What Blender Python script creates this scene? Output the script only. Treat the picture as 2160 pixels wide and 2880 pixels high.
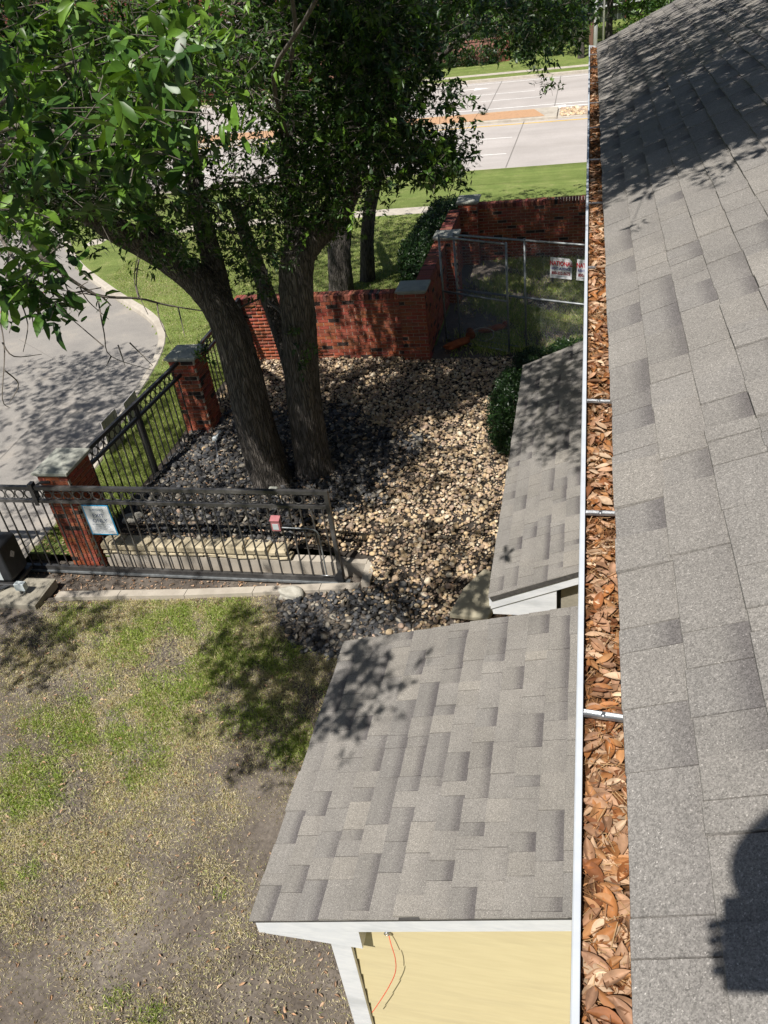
import bpy, math, random
import numpy as np
from mathutils import Vector, Matrix

for o in list(bpy.data.objects):
    bpy.data.objects.remove(o, do_unlink=True)
SC = bpy.context.scene
COL = SC.collection
rng = np.random.default_rng(7)
random.seed(7)
R = math.radians
H = 6.9                     # lens height above the lawn

# ------------------------------------------------------------------ camera
PITCH, ROLL, YAW, FPX = R(34.4965), R(-8.1207), R(-16.2801), 2300.0
_cp, _sp = math.cos(PITCH), math.sin(PITCH)
_f = Vector((math.sin(YAW) * _cp, math.cos(YAW) * _cp, -_sp))
_r = Vector((math.cos(YAW), -math.sin(YAW), 0))
_u = _r.cross(_f)
CR = math.cos(ROLL) * _r + math.sin(ROLL) * _u
CU = -math.sin(ROLL) * _r + math.cos(ROLL) * _u
cam_d = bpy.data.cameras.new('camera')
cam = bpy.data.objects.new('camera', cam_d)
COL.objects.link(cam)
cam.matrix_world = Matrix(((CR.x, CU.x, -_f.x, 0), (CR.y, CU.y, -_f.y, 0), (CR.z, CU.z, -_f.z, H), (0, 0, 0, 1)))
cam_d.sensor_fit = 'VERTICAL'
cam_d.sensor_height = 36
cam_d.lens = 36 * FPX / 2880
cam_d.clip_start = 0.02
cam_d.clip_end = 900
SC.camera = cam

# ------------------------------------------------------------------ world, sun, exposure
SUN_EL, SUN_AZ = R(58.0), R(17.3)        # light travels towards +Y, SUN_AZ to the right of it
w = bpy.data.worlds.new('World')
SC.world = w
w.use_nodes = True
nt = w.node_tree
bg = nt.nodes['Background']
sky = nt.nodes.new('ShaderNodeTexSky')
sky.sky_type = 'NISHITA'
sky.sun_disc = False
sky.sun_elevation = SUN_EL
sky.sun_rotation = math.pi + SUN_AZ
sky.air_density = 1.0
sky.dust_density = 1.2
nt.links.new(sky.outputs[0], bg.inputs[0])
bg.inputs[1].default_value = 0.052
sd = bpy.data.lights.new('sun', 'SUN')
sd.energy = 5.0
sd.angle = R(0.53)
sd.color = (1.0, 0.955, 0.89)
sun = bpy.data.objects.new('sun', sd)
COL.objects.link(sun)
LD = Vector((math.sin(SUN_AZ) * math.cos(SUN_EL), math.cos(SUN_AZ) * math.cos(SUN_EL), -math.sin(SUN_EL)))
sun.rotation_euler = LD.to_track_quat('-Z', 'Y').to_euler()
sun.location = (-3, -8, 14)
SC.view_settings.view_transform = 'Standard'
SC.view_settings.look = 'None'
SC.view_settings.gamma = 1
SC.view_settings.exposure = 0.36
SC.cycles.max_bounces = 5
SC.cycles.diffuse_bounces = 3
SC.cycles.glossy_bounces = 2
SC.cycles.adaptive_threshold = 0.02
SC.cycles.transparent_max_bounces = 6

def at(x, y, d):
    """a point d metres from the lens in the direction of photo pixel x, y (1659 px wide)"""
    px, py = x * 2160 / 1659, y * 2160 / 1659
    v = _f + CR * ((px - 1080) / FPX) - CU * ((py - 1440) / FPX)
    v.normalize()
    return Vector((0, 0, H)) + v * d

def dirs(xs, ys):
    px, py = xs * 2160 / 1659, ys * 2160 / 1659
    v = np.array(_f)[None] + np.array(CR)[None] * ((px - 1080) / FPX)[:, None] - np.array(CU)[None] * ((py - 1440) / FPX)[:, None]
    return v / np.linalg.norm(v, axis=1)[:, None]

# ------------------------------------------------------------------ helpers
def new_obj(name, mesh, parent=None, mat=None):
    o = bpy.data.objects.new(name, mesh)
    COL.objects.link(o)
    if parent is not None:
        o.parent = parent
    if mat is not None and mesh is not None and not mesh.materials:
        for m in (mat if isinstance(mat, (list, tuple)) else [mat]):
            mesh.materials.append(m)
    return o

def tag(o, label=None, cat=None, group=None, kind=None):
    if label: o['label'] = label
    if cat: o['category'] = cat
    if group: o['group'] = group
    if kind: o['kind'] = kind
    return o

def empty(name, loc=(0, 0, 0), rz=0.0):
    o = bpy.data.objects.new(name, None)
    o.empty_display_size = 0.1
    COL.objects.link(o)
    o.location = loc
    o.rotation_euler = (0, 0, rz)
    return o

def mesh_np(name, V, F, smooth=False, tint=None, uv=None, mat_idx=None):
    """V (n,3), F (m,k) arrays of equal-sided faces; tint (m,3) per-face colours; uv (m*k,2)"""
    V = np.asarray(V, np.float32); F = np.asarray(F, np.int32)
    me = bpy.data.meshes.new(name)
    m, k = F.shape
    me.vertices.add(len(V)); me.vertices.foreach_set('co', V.ravel())
    me.loops.add(m * k); me.loops.foreach_set('vertex_index', F.ravel())
    me.polygons.add(m)
    me.polygons.foreach_set('loop_start', np.arange(0, m * k, k, dtype=np.int32))
    me.polygons.foreach_set('loop_total', np.full(m, k, np.int32))
    if smooth: me.polygons.foreach_set('use_smooth', np.ones(m, bool))
    if mat_idx is not None: me.polygons.foreach_set('material_index', np.asarray(mat_idx, np.int32))
    me.update(calc_edges=True)
    if tint is not None:
        a = me.attributes.new('tint', 'FLOAT_COLOR', 'FACE')
        t = np.ones((m, 4), np.float32); t[:, :3] = tint
        a.data.foreach_set('color', t.ravel())
    if uv is not None:
        l = me.uv_layers.new(name='UVMap')
        l.data.foreach_set('uv', np.asarray(uv, np.float32).ravel())
    return me

class MB:
    def __init__(s): s.v = []; s.f = []; s.sm = []
    def add(s, vs, fs, smooth=False):
        n = len(s.v); s.v += [tuple(p) for p in vs]
        for f in fs: s.f.append(tuple(i + n for i in f)); s.sm.append(smooth)
    def box(s, a, b, M=None, bev=0.0):
        x0, y0, z0 = a; x1, y1, z1 = b
        if bev <= 0:
            vs = [(x0, y0, z0), (x1, y0, z0), (x1, y1, z0), (x0, y1, z0), (x0, y0, z1), (x1, y0, z1), (x1, y1, z1), (x0, y1, z1)]
            fs = [(0, 3, 2, 1), (4, 5, 6, 7), (0, 1, 5, 4), (1, 2, 6, 5), (2, 3, 7, 6), (3, 0, 4, 7)]
        else:
            vs = []
            q = bev
            for z, i in ((z0, q), (z0 + q, 0), (z1 - q, 0), (z1, q)):
                vs += [(x0 + i, y0 + i, z), (x1 - i, y0 + i, z), (x1 - i, y1 - i, z), (x0 + i, y1 - i, z)]
            fs = [(0, 3, 2, 1), (12, 13, 14, 15)]
            for k in range(3):
                for j in range(4):
                    a0, a1 = 4 * k + j, 4 * k + (j + 1) % 4
                    fs.append((a0, a1, a1 + 4, a0 + 4))
        if M is not None: vs = [M @ Vector(p) for p in vs]
        s.add(vs, fs); return s
    def prism(s, poly, ext, flip=False):
        """poly: list of 3-D points; extruded by vector ext"""
        n = len(poly); e = Vector(ext)
        vs = [Vector(p) for p in poly] + [Vector(p) + e for p in poly]
        fs = [tuple(range(n))[::-1], tuple(range(n, 2 * n))] + [(i, (i + 1) % n, n + (i + 1) % n, n + i) for i in range(n)]
        s.add(vs, fs); return s
    def tube(s, pts, rad, n=8, cap=True, smooth=True, jit=0.0, closed=False):
        pts = [Vector(p) for p in pts]
        if not hasattr(rad, '__len__'): rad = [rad] * len(pts)
        vs = []; fs = []
        up = None
        for i, p in enumerate(pts):
            if closed: t = pts[(i + 1) % len(pts)] - pts[i - 1]
            else: t = pts[min(i + 1, len(pts) - 1)] - pts[max(i - 1, 0)]
            t.normalize()
            if up is None:
                a = Vector((0, 0, 1)) if abs(t.z) < .9 else Vector((0, 1, 0))
                up = (a - t * a.dot(t)).normalized()
            else:
                up = (up - t * up.dot(t)).normalized()
            sd_ = t.cross(up)
            for k in range(n):
                an = 2 * math.pi * k / n + (math.pi / 4 if n == 4 else 0)
                r = rad[i] * (1 + (random.uniform(-jit, jit) if jit else 0))
                vs.append(p + (up * math.cos(an) + sd_ * math.sin(an)) * r)
        m = len(pts)
        for i in range(m if closed else m - 1):
            for k in range(n):
                a0 = i * n + k; a1 = i * n + (k + 1) % n
                j = (i + 1) % m
                fs.append((a0, a1, j * n + (k + 1) % n, j * n + k))
        if cap and not closed:
            fs.append(tuple(range(n))[::-1]); fs.append(tuple(range((m - 1) * n, m * n)))
        s.add(vs, fs, smooth); return s
    def bar(s, a, b, r):
        """square bar of half-width r*0.707"""
        return s.tube([a, b], r * 1.414, n=4, smooth=False)
    def mesh(s, name):
        me = bpy.data.meshes.new(name)
        me.from_pydata(s.v, [], s.f)
        me.polygons.foreach_set('use_smooth', np.array(s.sm, bool))
        me.update(); return me
    def build(s, name, mat, parent=None, loc=None):
        o = new_obj(name, s.mesh(name), parent, mat)
        if loc is not None: o.location = loc
        return o

# ------------------------------------------------------------------ materials
def mat(name):
    m = bpy.data.materials.new(name); m.use_nodes = True
    nt = m.node_tree; nt.nodes.clear()
    out = nt.nodes.new('ShaderNodeOutputMaterial')
    b = nt.nodes.new('ShaderNodeBsdfPrincipled')
    nt.links.new(b.outputs[0], out.inputs[0])
    return m, nt, b, out

def N(nt, t, **kw):
    n = nt.nodes.new('ShaderNode' + t)
    for k, v in kw.items():
        if k.startswith('i_'):
            key = k[2:]
            n.inputs[int(key) if key.isdigit() else key].default_value = v
        else: setattr(n, k, v)
    return n
def L(nt, a, b): nt.links.new(a, b)
def ramp(nt, src, stops):
    r = N(nt, 'ValToRGB')
    cr = r.color_ramp
    while len(cr.elements) < len(stops): cr.elements.new(0.5)
    for e, (p, c) in zip(cr.elements, stops):
        e.position = p; e.color = (c[0], c[1], c[2], 1) if hasattr(c, '__len__') else (c, c, c, 1)
    L(nt, src, r.inputs[0]); return r.outputs[0]
def noise(nt, scale, detail=4, rough=0.55, vec=None, dist=0.0):
    n = N(nt, 'TexNoise', i_Scale=scale, i_Detail=detail, i_Roughness=rough, i_Distortion=dist)
    if vec is not None: L(nt, vec, n.inputs['Vector'])
    return n.outputs[0]
def pos(nt, scale=(1, 1, 1)):
    g = N(nt, 'NewGeometry'); mp = N(nt, 'Mapping'); mp.inputs['Scale'].default_value = scale
    L(nt, g.outputs['Position'], mp.inputs['Vector']); return mp.outputs[0]
def mix(nt, fac, a, b, mode='MIX'):
    m = N(nt, 'MixRGB', blend_type=mode)
    for i, v in enumerate((fac, a, b)):
        if hasattr(v, 'is_output') or hasattr(v, 'links'): L(nt, v, m.inputs[i])
        elif i == 0: m.inputs[0].default_value = v
        else: m.inputs[i].default_value = (*v, 1) if len(v) == 3 else v
    return m.outputs[0]
def bump(nt, b, h, strength=0.3, dist=0.01):
    n = N(nt, 'Bump', i_Strength=strength, i_Distance=dist); L(nt, h, n.inputs['Height'])
    L(nt, n.outputs[0], b.inputs['Normal']); return n
def math_(nt, op, a, b=None):
    m = N(nt, 'Math', operation=op)
    for i, v in enumerate((a, b)):
        if v is None: continue
        if isinstance(v, (int, float)): m.inputs[i].default_value = v
        else: L(nt, v, m.inputs[i])
    return m.outputs[0]

def noisy(name, c1, c2, scale=6, rough=0.85, bstr=0.25, bscale=40, c3=None, spec=0.3, stretch=(1, 1, 1), bdist=0.01, metal=0.0):
    """two colours mottled by noise, an optional third as coarse stains, fine relief"""
    m, nt, b, _ = mat(name)
    p = pos(nt, stretch)
    col = ramp(nt, noise(nt, scale, 6, .6, p), [(.35, c1), (.65, c2)])
    if c3 is not None:
        f = ramp(nt, noise(nt, scale * .23, 5, .65, p), [(.52, 0.0), (.7, 1.0)])
        col = mix(nt, f, col, c3)
    L(nt, col, b.inputs['Base Color'])
    b.inputs['Roughness'].default_value = rough
    b.inputs['Specular IOR Level'].default_value = spec
    b.inputs['Metallic'].default_value = metal
    if bstr: bump(nt, b, noise(nt, bscale, 5, .6, p), bstr, bdist)
    return m

def tinted(name, rough=.6, spec=.4, source='attr', nscale=60, namp=.25, transl=0.0, bstr=0.0, bscale=60, bdist=.003):
    """colour from the piece itself (object colour or face tint), broken up by noise"""
    m, nt, b, out = mat(name)
    if source == 'obj': c = N(nt, 'ObjectInfo').outputs['Color']
    else: c = N(nt, 'Attribute', attribute_name='tint').outputs['Color']
    p = pos(nt)
    v = ramp(nt, noise(nt, nscale, 4, .6, p), [(.3, 1 - namp), (.7, 1 + namp)])
    c = mix(nt, 1.0, c, v, 'MULTIPLY')
    L(nt, c, b.inputs['Base Color'])
    b.inputs['Roughness'].default_value = rough
    b.inputs['Specular IOR Level'].default_value = spec
    if bstr: bump(nt, b, noise(nt, bscale, 4, .6, p), bstr, bdist)
    if transl:
        t = N(nt, 'BsdfTranslucent')
        L(nt, mix(nt, 1.0, c, (1.6, 1.7, .5), 'MULTIPLY'), t.inputs[0])
        s = N(nt, 'MixShader'); s.inputs[0].default_value = transl
        L(nt, b.outputs[0], s.inputs[1]); L(nt, t.outputs[0], s.inputs[2]); L(nt, s.outputs[0], out.inputs[0])
    return m

def shingle_mat(name, source):
    m, nt, b, _ = mat(name)
    c = N(nt, 'ObjectInfo').outputs['Color'] if source == 'obj' else N(nt, 'Attribute', attribute_name='tint').outputs['Color']
    sp = N(nt, 'SeparateColor'); L(nt, c, sp.inputs[0])          # R brightness, G depth of the printed band, B warmth
    uv = N(nt, 'UVMap'); sx = N(nt, 'SeparateXYZ'); L(nt, uv.outputs[0], sx.inputs[0])
    p = pos(nt)
    base = mix(nt, sp.outputs[2], (.240, .228, .215), (.266, .246, .217))
    base = mix(nt, 1.0, base, N_gray(nt, sp.outputs[0]), 'MULTIPLY')
    band = ramp(nt, math_(nt, 'ADD', sx.outputs[1], math_(nt, 'MULTIPLY', noise(nt, 160, 2, .6, p), .22)), [(.62, 0.0), (1.08, 1.0)])
    base = mix(nt, math_(nt, 'MULTIPLY', band, sp.outputs[1]), base, (.085, .076, .080))
    gr = N(nt, 'TexVoronoi', i_Scale=430.0); L(nt, p, gr.inputs['Vector'])
    g2 = ramp(nt, gr.outputs['Color'], [(.12, .55), (.5, .95), (.86, 1.25), (.97, 2.3)])
    base = mix(nt, .85, base, g2, 'MULTIPLY')
    v2 = ramp(nt, noise(nt, 130, 3, .7, p), [(.3, .78), (.7, 1.22)])
    base = mix(nt, 1.0, base, v2, 'MULTIPLY')
    v3 = ramp(nt, noise(nt, 2.2, 4, .6, p), [(.3, .88), (.7, 1.1)])
    base = mix(nt, 1.0, base, v3, 'MULTIPLY')
    L(nt, base, b.inputs['Base Color'])
    b.inputs['Roughness'].default_value = .88
    b.inputs['Specular IOR Level'].default_value = .25
    bump(nt, b, gr.outputs['Distance'], .5, .0015)
    return m
def N_gray(nt, v):
    c = N(nt, 'CombineColor')
    for i in range(3): L(nt, v, c.inputs[i])
    return c.outputs[0]

M = {}
M['shingle'] = shingle_mat('asphalt_shingle', 'obj')
M['shingle_far'] = shingle_mat('asphalt_shingle_joined', 'attr')
M['deck'] = noisy('shingle_underlay', (.05, .048, .046), (.08, .075, .07), 30)
M['white'] = noisy('white_painted_wood', (.64, .66, .69), (.72, .735, .755), 9, .55, .12, 90, (.54, .56, .58), .4, (1, 1, 4), .002)
M['gutter'] = noisy('white_gutter_aluminium', (.50, .53, .57), (.56, .59, .63), 14, .38, .0, 40, None, .5)
M['siding'] = noisy('yellow_siding_paint', (.585, .505, .30), (.625, .545, .33), 5, .6, .16, 55, (.545, .47, .285), .35, (1, 1, 9), .002)
M['galv'] = noisy('galvanised_steel', (.42, .43, .44), (.56, .57, .58), 22, .38, .1, 60, None, .5, metal=.85)
M['galv_dull'] = noisy('weathered_galvanised_pipe', (.20, .22, .23), (.33, .35, .36), 14, .5, .1, 60, (.16, .17, .17), .5, metal=.55)
M['blackmetal'] = noisy('black_painted_steel', (.020, .020, .022), (.035, .034, .034), 12, .42, .15, 80, (.06, .058, .055), .5)
M['greymetal'] = noisy('weathered_bronze_painted_steel', (.034, .033, .033), (.058, .056, .054), 9, .42, .12, 90, (.13, .125, .12), .5)
M['mortar'] = noisy('mortar', (.44, .365, .285), (.54, .455, .36), 30, .95, .35, 120, (.34, .275, .22))
M['brick'] = tinted('red_brick', .9, .2, 'obj', 55, .3, 0, .4, 130, .003)
M['brick_far'] = tinted('red_brick_joined', .9, .2, 'attr', 55, .3, 0, .4, 130, .003)
M['cap'] = noisy('cast_stone_cap', (.31, .32, .28), (.41, .41, .36), 8, .85, .2, 90, (.23, .25, .22))
M['limestone'] = noisy('limestone_block', (.40, .34, .23), (.52, .45, .32), 9, .9, .5, 25, (.28, .24, .17), .2, (1, 1, 1), .02)
M['concrete'] = noisy('concrete', (.37, .33, .275), (.45, .405, .34), 5, .9, .25, 70, (.29, .26, .215), .2)
M['kerb'] = noisy('kerb_concrete', (.42, .38, .32), (.50, .455, .385), 6, .9, .25, 60, (.34, .30, .25), .2)
M['pad'] = noisy('old_concrete', (.27, .25, .20), (.35, .32, .26), 8, .9, .35, 50, (.20, .185, .15), .2)
M['pink'] = noisy('faded_red_plastic', (.34, .12, .13), (.40, .17, .18), 15, .5, .05, 40)
M['wirered'] = noisy('red_wire', (.70, .09, .05), (.75, .12, .06), 30, .4, 0)
M['rope'] = noisy('pale_rope', (.42, .40, .32), (.5, .47, .38), 40, .8, 0)
M['black'] = noisy('black_plastic', (.018, .02, .024), (.03, .032, .036), 8, .42, .12, 120)
M['steelgrey'] = noisy('grey_box_plastic', (.42, .47, .48), (.48, .52, .53), 12, .5, .05, 40)
M['signwhite'] = noisy('sign_white', (.74, .76, .78), (.80, .81, .82), 10, .4, .02, 30)
M['signgrey'] = noisy('sign_back_grey', (.46, .44, .45), (.54, .52, .52), 8, .55, .05, 30)
M['signblue'] = noisy('sign_blue', (.03, .25, .46), (.04, .29, .52), 10, .4, 0)
M['inknavy'] = noisy('navy_ink', (.05, .09, .22), (.06, .10, .25), 10, .5, 0)
M['inkgrey'] = noisy('grey_ink', (.22, .27, .34), (.26, .31, .38), 10, .5, 0)
M['inkred'] = noisy('red_ink', (.55, .02, .03), (.60, .03, .04), 10, .5, 0)
M['inkdark'] = noisy('maroon_ink', (.28, .03, .04), (.32, .04, .05), 10, .5, 0)
M['inkblue'] = noisy('blue_ink', (.03, .04, .28), (.04, .05, .32), 10, .5, 0)
M['bag'] = noisy('orange_woven_sandbag', (.24, .065, .028), (.36, .11, .042), 9, .85, .6, 60, (.16, .05, .025), .2, (1, 1, 1), .005)
M['paintw'] = noisy('white_road_paint', (.70, .69, .66), (.80, .79, .76), 12, .8, .1, 60, (.60, .58, .54))
M['painty'] = noisy('yellow_road_paint', (.72, .44, .05), (.76, .50, .08), 12, .8, .1, 60)
M['mulch'] = noisy('orange_crushed_granite', (.46, .27, .155), (.56, .35, .21), 30, .95, .6, 60, (.40, .25, .15), .15, (1, 1, 1), .03)
M['tar'] = noisy('joint_tar', (.20, .185, .17), (.25, .235, .215), 20, .9, 0)
M['leaf'] = tinted('oak_leaf', .42, .45, 'attr', 40, .2, .13)
M['hedge'] = tinted('hedge_leaf', .38, .45, 'attr', 40, .25, .15)
M['grassb'] = tinted('grass_blade', .6, .25, 'attr', 30, .2, .25)
M['dry'] = tinted('dry_leaf', .62, .3, 'obj', 35, .3, .08)
M['dry_far'] = tinted('dry_leaf_joined', .62, .3, 'attr', 35, .3, .08)
M['rock'] = tinted('river_rock', .8, .3, 'attr', 22, .28, 0, .3, 60, .004)
M['slate'] = tinted('slate_chip', .9, .12, 'attr', 30, .3, 0, .3, 60, .004)
M['boulder'] = noisy('pale_boulder', (.36, .34, .29), (.50, .48, .42), 9, .9, .6, 22, (.24, .23, .20), .2, (1, 1, 1), .02)
M['slab'] = noisy('flagstone', (.33, .30, .22), (.42, .38, .28), 5, .9, .4, 30, (.26, .25, .19), .2)
M['woodpole'] = noisy('brown_pole', (.13, .07, .05), (.17, .10, .07), 6, .85, .2, 30, None, .2, (4, 4, 1))
M['twig'] = noisy('twig_bark', (.10, .085, .07), (.19, .165, .14), 20, .9, .3, 60)
M['farwall'] = noisy('far_brick', (.15, .045, .035), (.22, .075, .055), 5, .9, .1, 20)
M['farpink'] = noisy('far_garden_wall_brick', (.30, .14, .11), (.38, .19, .15), 3, .9, .15, 20, (.24, .11, .09))
M['windowglass'] = noisy('dark_window_glass', (.02, .025, .03), (.035, .04, .045), 1, .12, 0, 20, None, .6)

# bark: furrows along the trunk
def bark(name, c1, c2):
    m, nt, b, _ = mat(name)
    p = pos(nt, (1, 1, .13))
    n = noise(nt, 15, 8, .68, p, .6)
    v = N(nt, 'TexVoronoi', feature='DISTANCE_TO_EDGE', i_Scale=30.0)
    mp = N(nt, 'MixRGB', blend_type='ADD'); mp.inputs[0].default_value = .12
    L(nt, p, mp.inputs[1]); nn = N(nt, 'TexNoise', i_Scale=9.0, i_Detail=3.0); L(nt, p, nn.inputs['Vector']); L(nt, nn.outputs['Color'], mp.inputs[2])
    L(nt, mp.outputs[0], v.inputs['Vector'])
    h = math_(nt, 'ADD', math_(nt, 'MULTIPLY', ramp(nt, v.outputs['Distance'], [(.0, 0.0), (.2, 1.0)]), .6), math_(nt, 'MULTIPLY', n, 1.3))
    col = ramp(nt, h, [(.45, c1), (1.35, c2)]) if False else ramp(nt, math_(nt, 'MULTIPLY', h, .6), [(.25, c1), (.8, c2)])
    L(nt, col, b.inputs['Base Color']); b.inputs['Roughness'].default_value = .92
    b.inputs['Specular IOR Level'].default_value = .15
    bump(nt, b, h, .95, .03)
    return m
M['bark'] = bark('oak_bark', (.026, .023, .021), (.16, .142, .126))

# soil of the worn lawn: cracked dark earth with paler trodden patches
m, nt, b, _ = mat('worn_lawn_soil')
p = pos(nt)
c = ramp(nt, noise(nt, 1.1, 6, .65, p), [(.35, (.088, .073, .061)), (.52, (.135, .115, .097)), (.66, (.185, .160, .137)), (.78, (.25, .22, .19))])
c = mix(nt, .6, c, ramp(nt, noise(nt, 22, 6, .7, p), [(.3, .4), (.7, 1.7)]), 'MULTIPLY')
dv = N(nt, 'MixRGB', blend_type='ADD'); dv.inputs[0].default_value = .25
nn = N(nt, 'TexNoise', i_Scale=7.0, i_Detail=4.0); L(nt, p, nn.inputs['Vector'])
L(nt, p, dv.inputs[1]); L(nt, nn.outputs['Color'], dv.inputs[2])
v = N(nt, 'TexVoronoi', feature='DISTANCE_TO_EDGE', i_Scale=7.5); L(nt, dv.outputs[0], v.inputs['Vector'])
cr = ramp(nt, v.outputs['Distance'], [(.0, 0.0), (.03, 1.0)])
crm = mix(nt, ramp(nt, noise(nt, .8, 3, .5, p), [(.50, 0.0), (.60, 1.0)]), (1, 1, 1), cr)
c = mix(nt, .7, c, crm, 'MULTIPLY')
L(nt, c, b.inputs['Base Color']); b.inputs['Roughness'].default_value = .95; b.inputs['Specular IOR Level'].default_value = .15
bump(nt, b, math_(nt, 'ADD', math_(nt, 'MULTIPLY', noise(nt, 45, 6, .7, p), .6), crm), .6, .012)
M['soil'] = m
# mown grass further off
def turf(name, a, bcol, dry, stripe=0.0):
    m, nt, b, _ = mat(name)
    p = pos(nt)
    c = ramp(nt, noise(nt, 2.0, 6, .65, p), [(.3, a), (.55, bcol), (.75, dry)])
    fine = ramp(nt, noise(nt, 60, 4, .7, pos(nt, (1, .5, 1))), [(.3, .6), (.7, 1.45)])
    c = mix(nt, 1.0, c, fine, 'MULTIPLY')
    if stripe:
        c = mix(nt, stripe, c, ramp(nt, noise(nt, 2.6, 4, .7, pos(nt, (.045, 1, 1))), [(.3, .62), (.7, 1.35)]), 'MULTIPLY')
    L(nt, c, b.inputs['Base Color']); b.inputs['Roughness'].default_value = .9; b.inputs['Specular IOR Level'].default_value = .1
    bump(nt, b, noise(nt, 75, 5, .75, p), .8, .04)
    return m
M['turf'] = turf('mown_verge_grass', (.135, .185, .050), (.185, .232, .068), (.27, .275, .115), .6)
M['turf2'] = turf('shaded_side_grass', (.055, .10, .022), (.095, .15, .035), (.16, .15, .065))
M['bed'] = noisy('dark_bed_soil', (.035, .03, .026), (.07, .06, .05), 25, .95, .5, 60, None, .1)
# concrete road with tyre-darkened lanes
m, nt, b, _ = mat('road_concrete')
p = pos(nt)
c = ramp(nt, noise(nt, .9, 6, .65, pos(nt, (.15, 1, 1))), [(.3, (.40, .365, .34)), (.7, (.47, .435, .41))])
c = mix(nt, 1.0, c, ramp(nt, noise(nt, 25, 4, .7, p), [(.3, .88), (.7, 1.1)]), 'MULTIPLY')
c = mix(nt, .5, c, ramp(nt, noise(nt, .35, 4, .6, p), [(.35, .8), (.65, 1.1)]), 'MULTIPLY')
L(nt, c, b.inputs['Base Color']); b.inputs['Roughness'].default_value = .85; b.inputs['Specular IOR Level'].default_value = .2
bump(nt, b, noise(nt, 80, 3, .6, p), .2, .01)
M['road'] = m
# drive: stained concrete with leaf dust
m, nt, b, _ = mat('drive_concrete')
p = pos(nt)
c = ramp(nt, noise(nt, .8, 6, .65, p), [(.3, (.235, .222, .208)), (.55, (.30, .28, .255)), (.75, (.40, .355, .30))])
c = mix(nt, 1.0, c, ramp(nt, noise(nt, 30, 4, .7, p), [(.3, .85), (.7, 1.12)]), 'MULTIPLY')
L(nt, c, b.inputs['Base Color']); b.inputs['Roughness'].default_value = .88; b.inputs['Specular IOR Level'].default_value = .2
bump(nt, b, noise(nt, 70, 4, .6, p), .25, .008)
M['drive'] = m
# gutter muck
M['muck'] = noisy('gutter_muck', (.075, .034, .014), (.20, .095, .038), 45, .95, .9, 90, (.11, .05, .022), .15, (1, 1, 1), .01)

# ================================================================== TERRAIN
def smooth(t): t = np.clip(t, 0, 1); return t * t * (3 - 2 * t)
KERB = np.array([(-8.06, 2.0), (-8.05, 8.54), (-8.15, 9.92), (-8.38, 11.25), (-8.70, 12.75), (-8.90, 14.1), (-9.22, 15.55), (-9.74, 16.71), (-10.5, 17.65),
                 (-11.8, 18.8), (-13.3, 20.25), (-14.9, 21.9), (-16.6, 24.2), (-18.4, 27.2), (-21.0, 29.6), (-26.0, 31.2)])
def chaikin(P, n=2):
    for _ in range(n):
        Q = [P[0]]
        for a, b in zip(P[:-1], P[1:]): Q += [a * .75 + b * .25, a * .25 + b * .75]
        P = np.array(Q + [P[-1]])
    return P
KERBS = chaikin(KERB, 2)
def kerb_side(x, y):
    """signed distance to the kerb line, positive on the grass side"""
    x = np.asarray(x, float); y = np.asarray(y, float)
    best = np.full(x.shape, 1e9); sg = np.ones(x.shape)
    for a, b in zip(KERBS[:-1], KERBS[1:]):
        d = b - a; l2 = d @ d
        t = np.clip(((x - a[0]) * d[0] + (y - a[1]) * d[1]) / l2, 0, 1)
        qx, qy = x - a[0] - t * d[0], y - a[1] - t * d[1]
        dd = np.hypot(qx, qy); s = np.where(d[0] * qy - d[1] * qx < 0, 1, -1)
        k = dd < best; best = np.where(k, dd, best); sg = np.where(k, s, sg)
    return best * sg
def wob(x, y, s=1.0):
    return (np.sin(x * 1.7 * s + 1.3 * np.sin(y * 1.1 * s)) + np.sin(y * 2.3 * s + 1.7 * np.sin(x * .9 * s + 2)) + .5 * np.sin(x * 5.1 * s + y * 3.7 * s)) / 2.5
def g_bed(x, y):
    right = .29 * smooth((y - 6.9) / 2.6)
    left = np.where(y > 8.2, .34, 0.0)
    k = smooth((x + 3.6) / .9)
    return left * (1 - k) + right * k + .02 * wob(x, y, 1.5)
def g_verge(x, y):
    s = kerb_side(x, y)
    z = .13 + .14 * smooth((s - .3) / 1.5) * smooth((y - 8.5) / 3) * (1 - smooth((y - 17) / 9))
    return np.where(s < .07, -.05, z)
def sheet(name, x0, x1, y0, y1, step, zf, material, mask=None, kind='structure', smooth_=True, parent=None):
    nx, ny = int(round((x1 - x0) / step)) + 1, int(round((y1 - y0) / step)) + 1
    X, Y = np.meshgrid(np.linspace(x0, x1, nx), np.linspace(y0, y1, ny))
    Z = zf(X, Y)
    V = np.stack([X, Y, Z], -1).reshape(-1, 3)
    i = np.arange(nx * ny).reshape(ny, nx)
    F = np.stack([i[:-1, :-1], i[:-1, 1:], i[1:, 1:], i[1:, :-1]], -1).reshape(-1, 4)
    if mask is not None:
        c = V[F].mean(1); F = F[mask(c[:, 0], c[:, 1])]
    o = new_obj(name, mesh_np(name, V, F, smooth_), parent, material)
    return tag(o, kind=kind)
tag(new_obj('ground', mesh_np('ground', [(-700, -300, -.4), (700, -300, -.4), (700, 900, -.4), (-700, 900, -.4)], [(0, 1, 2, 3)]), None, M['turf2']), kind='structure')
def edge_y(x): return np.interp(x, [-8, -7.02, -5.14, -3.3, -2.78], [7.35, 7.41, 7.585, 7.82, 7.875])
sheet('lawn', -8.0, .9, -4, 8.3, .1, lambda x, y: np.where((x < -2.72) & (y > edge_y(x) + .04), -.075, .022 * wob(x, y, .8) + .008 * wob(x + 3, y, 4)), M['soil'])
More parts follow.
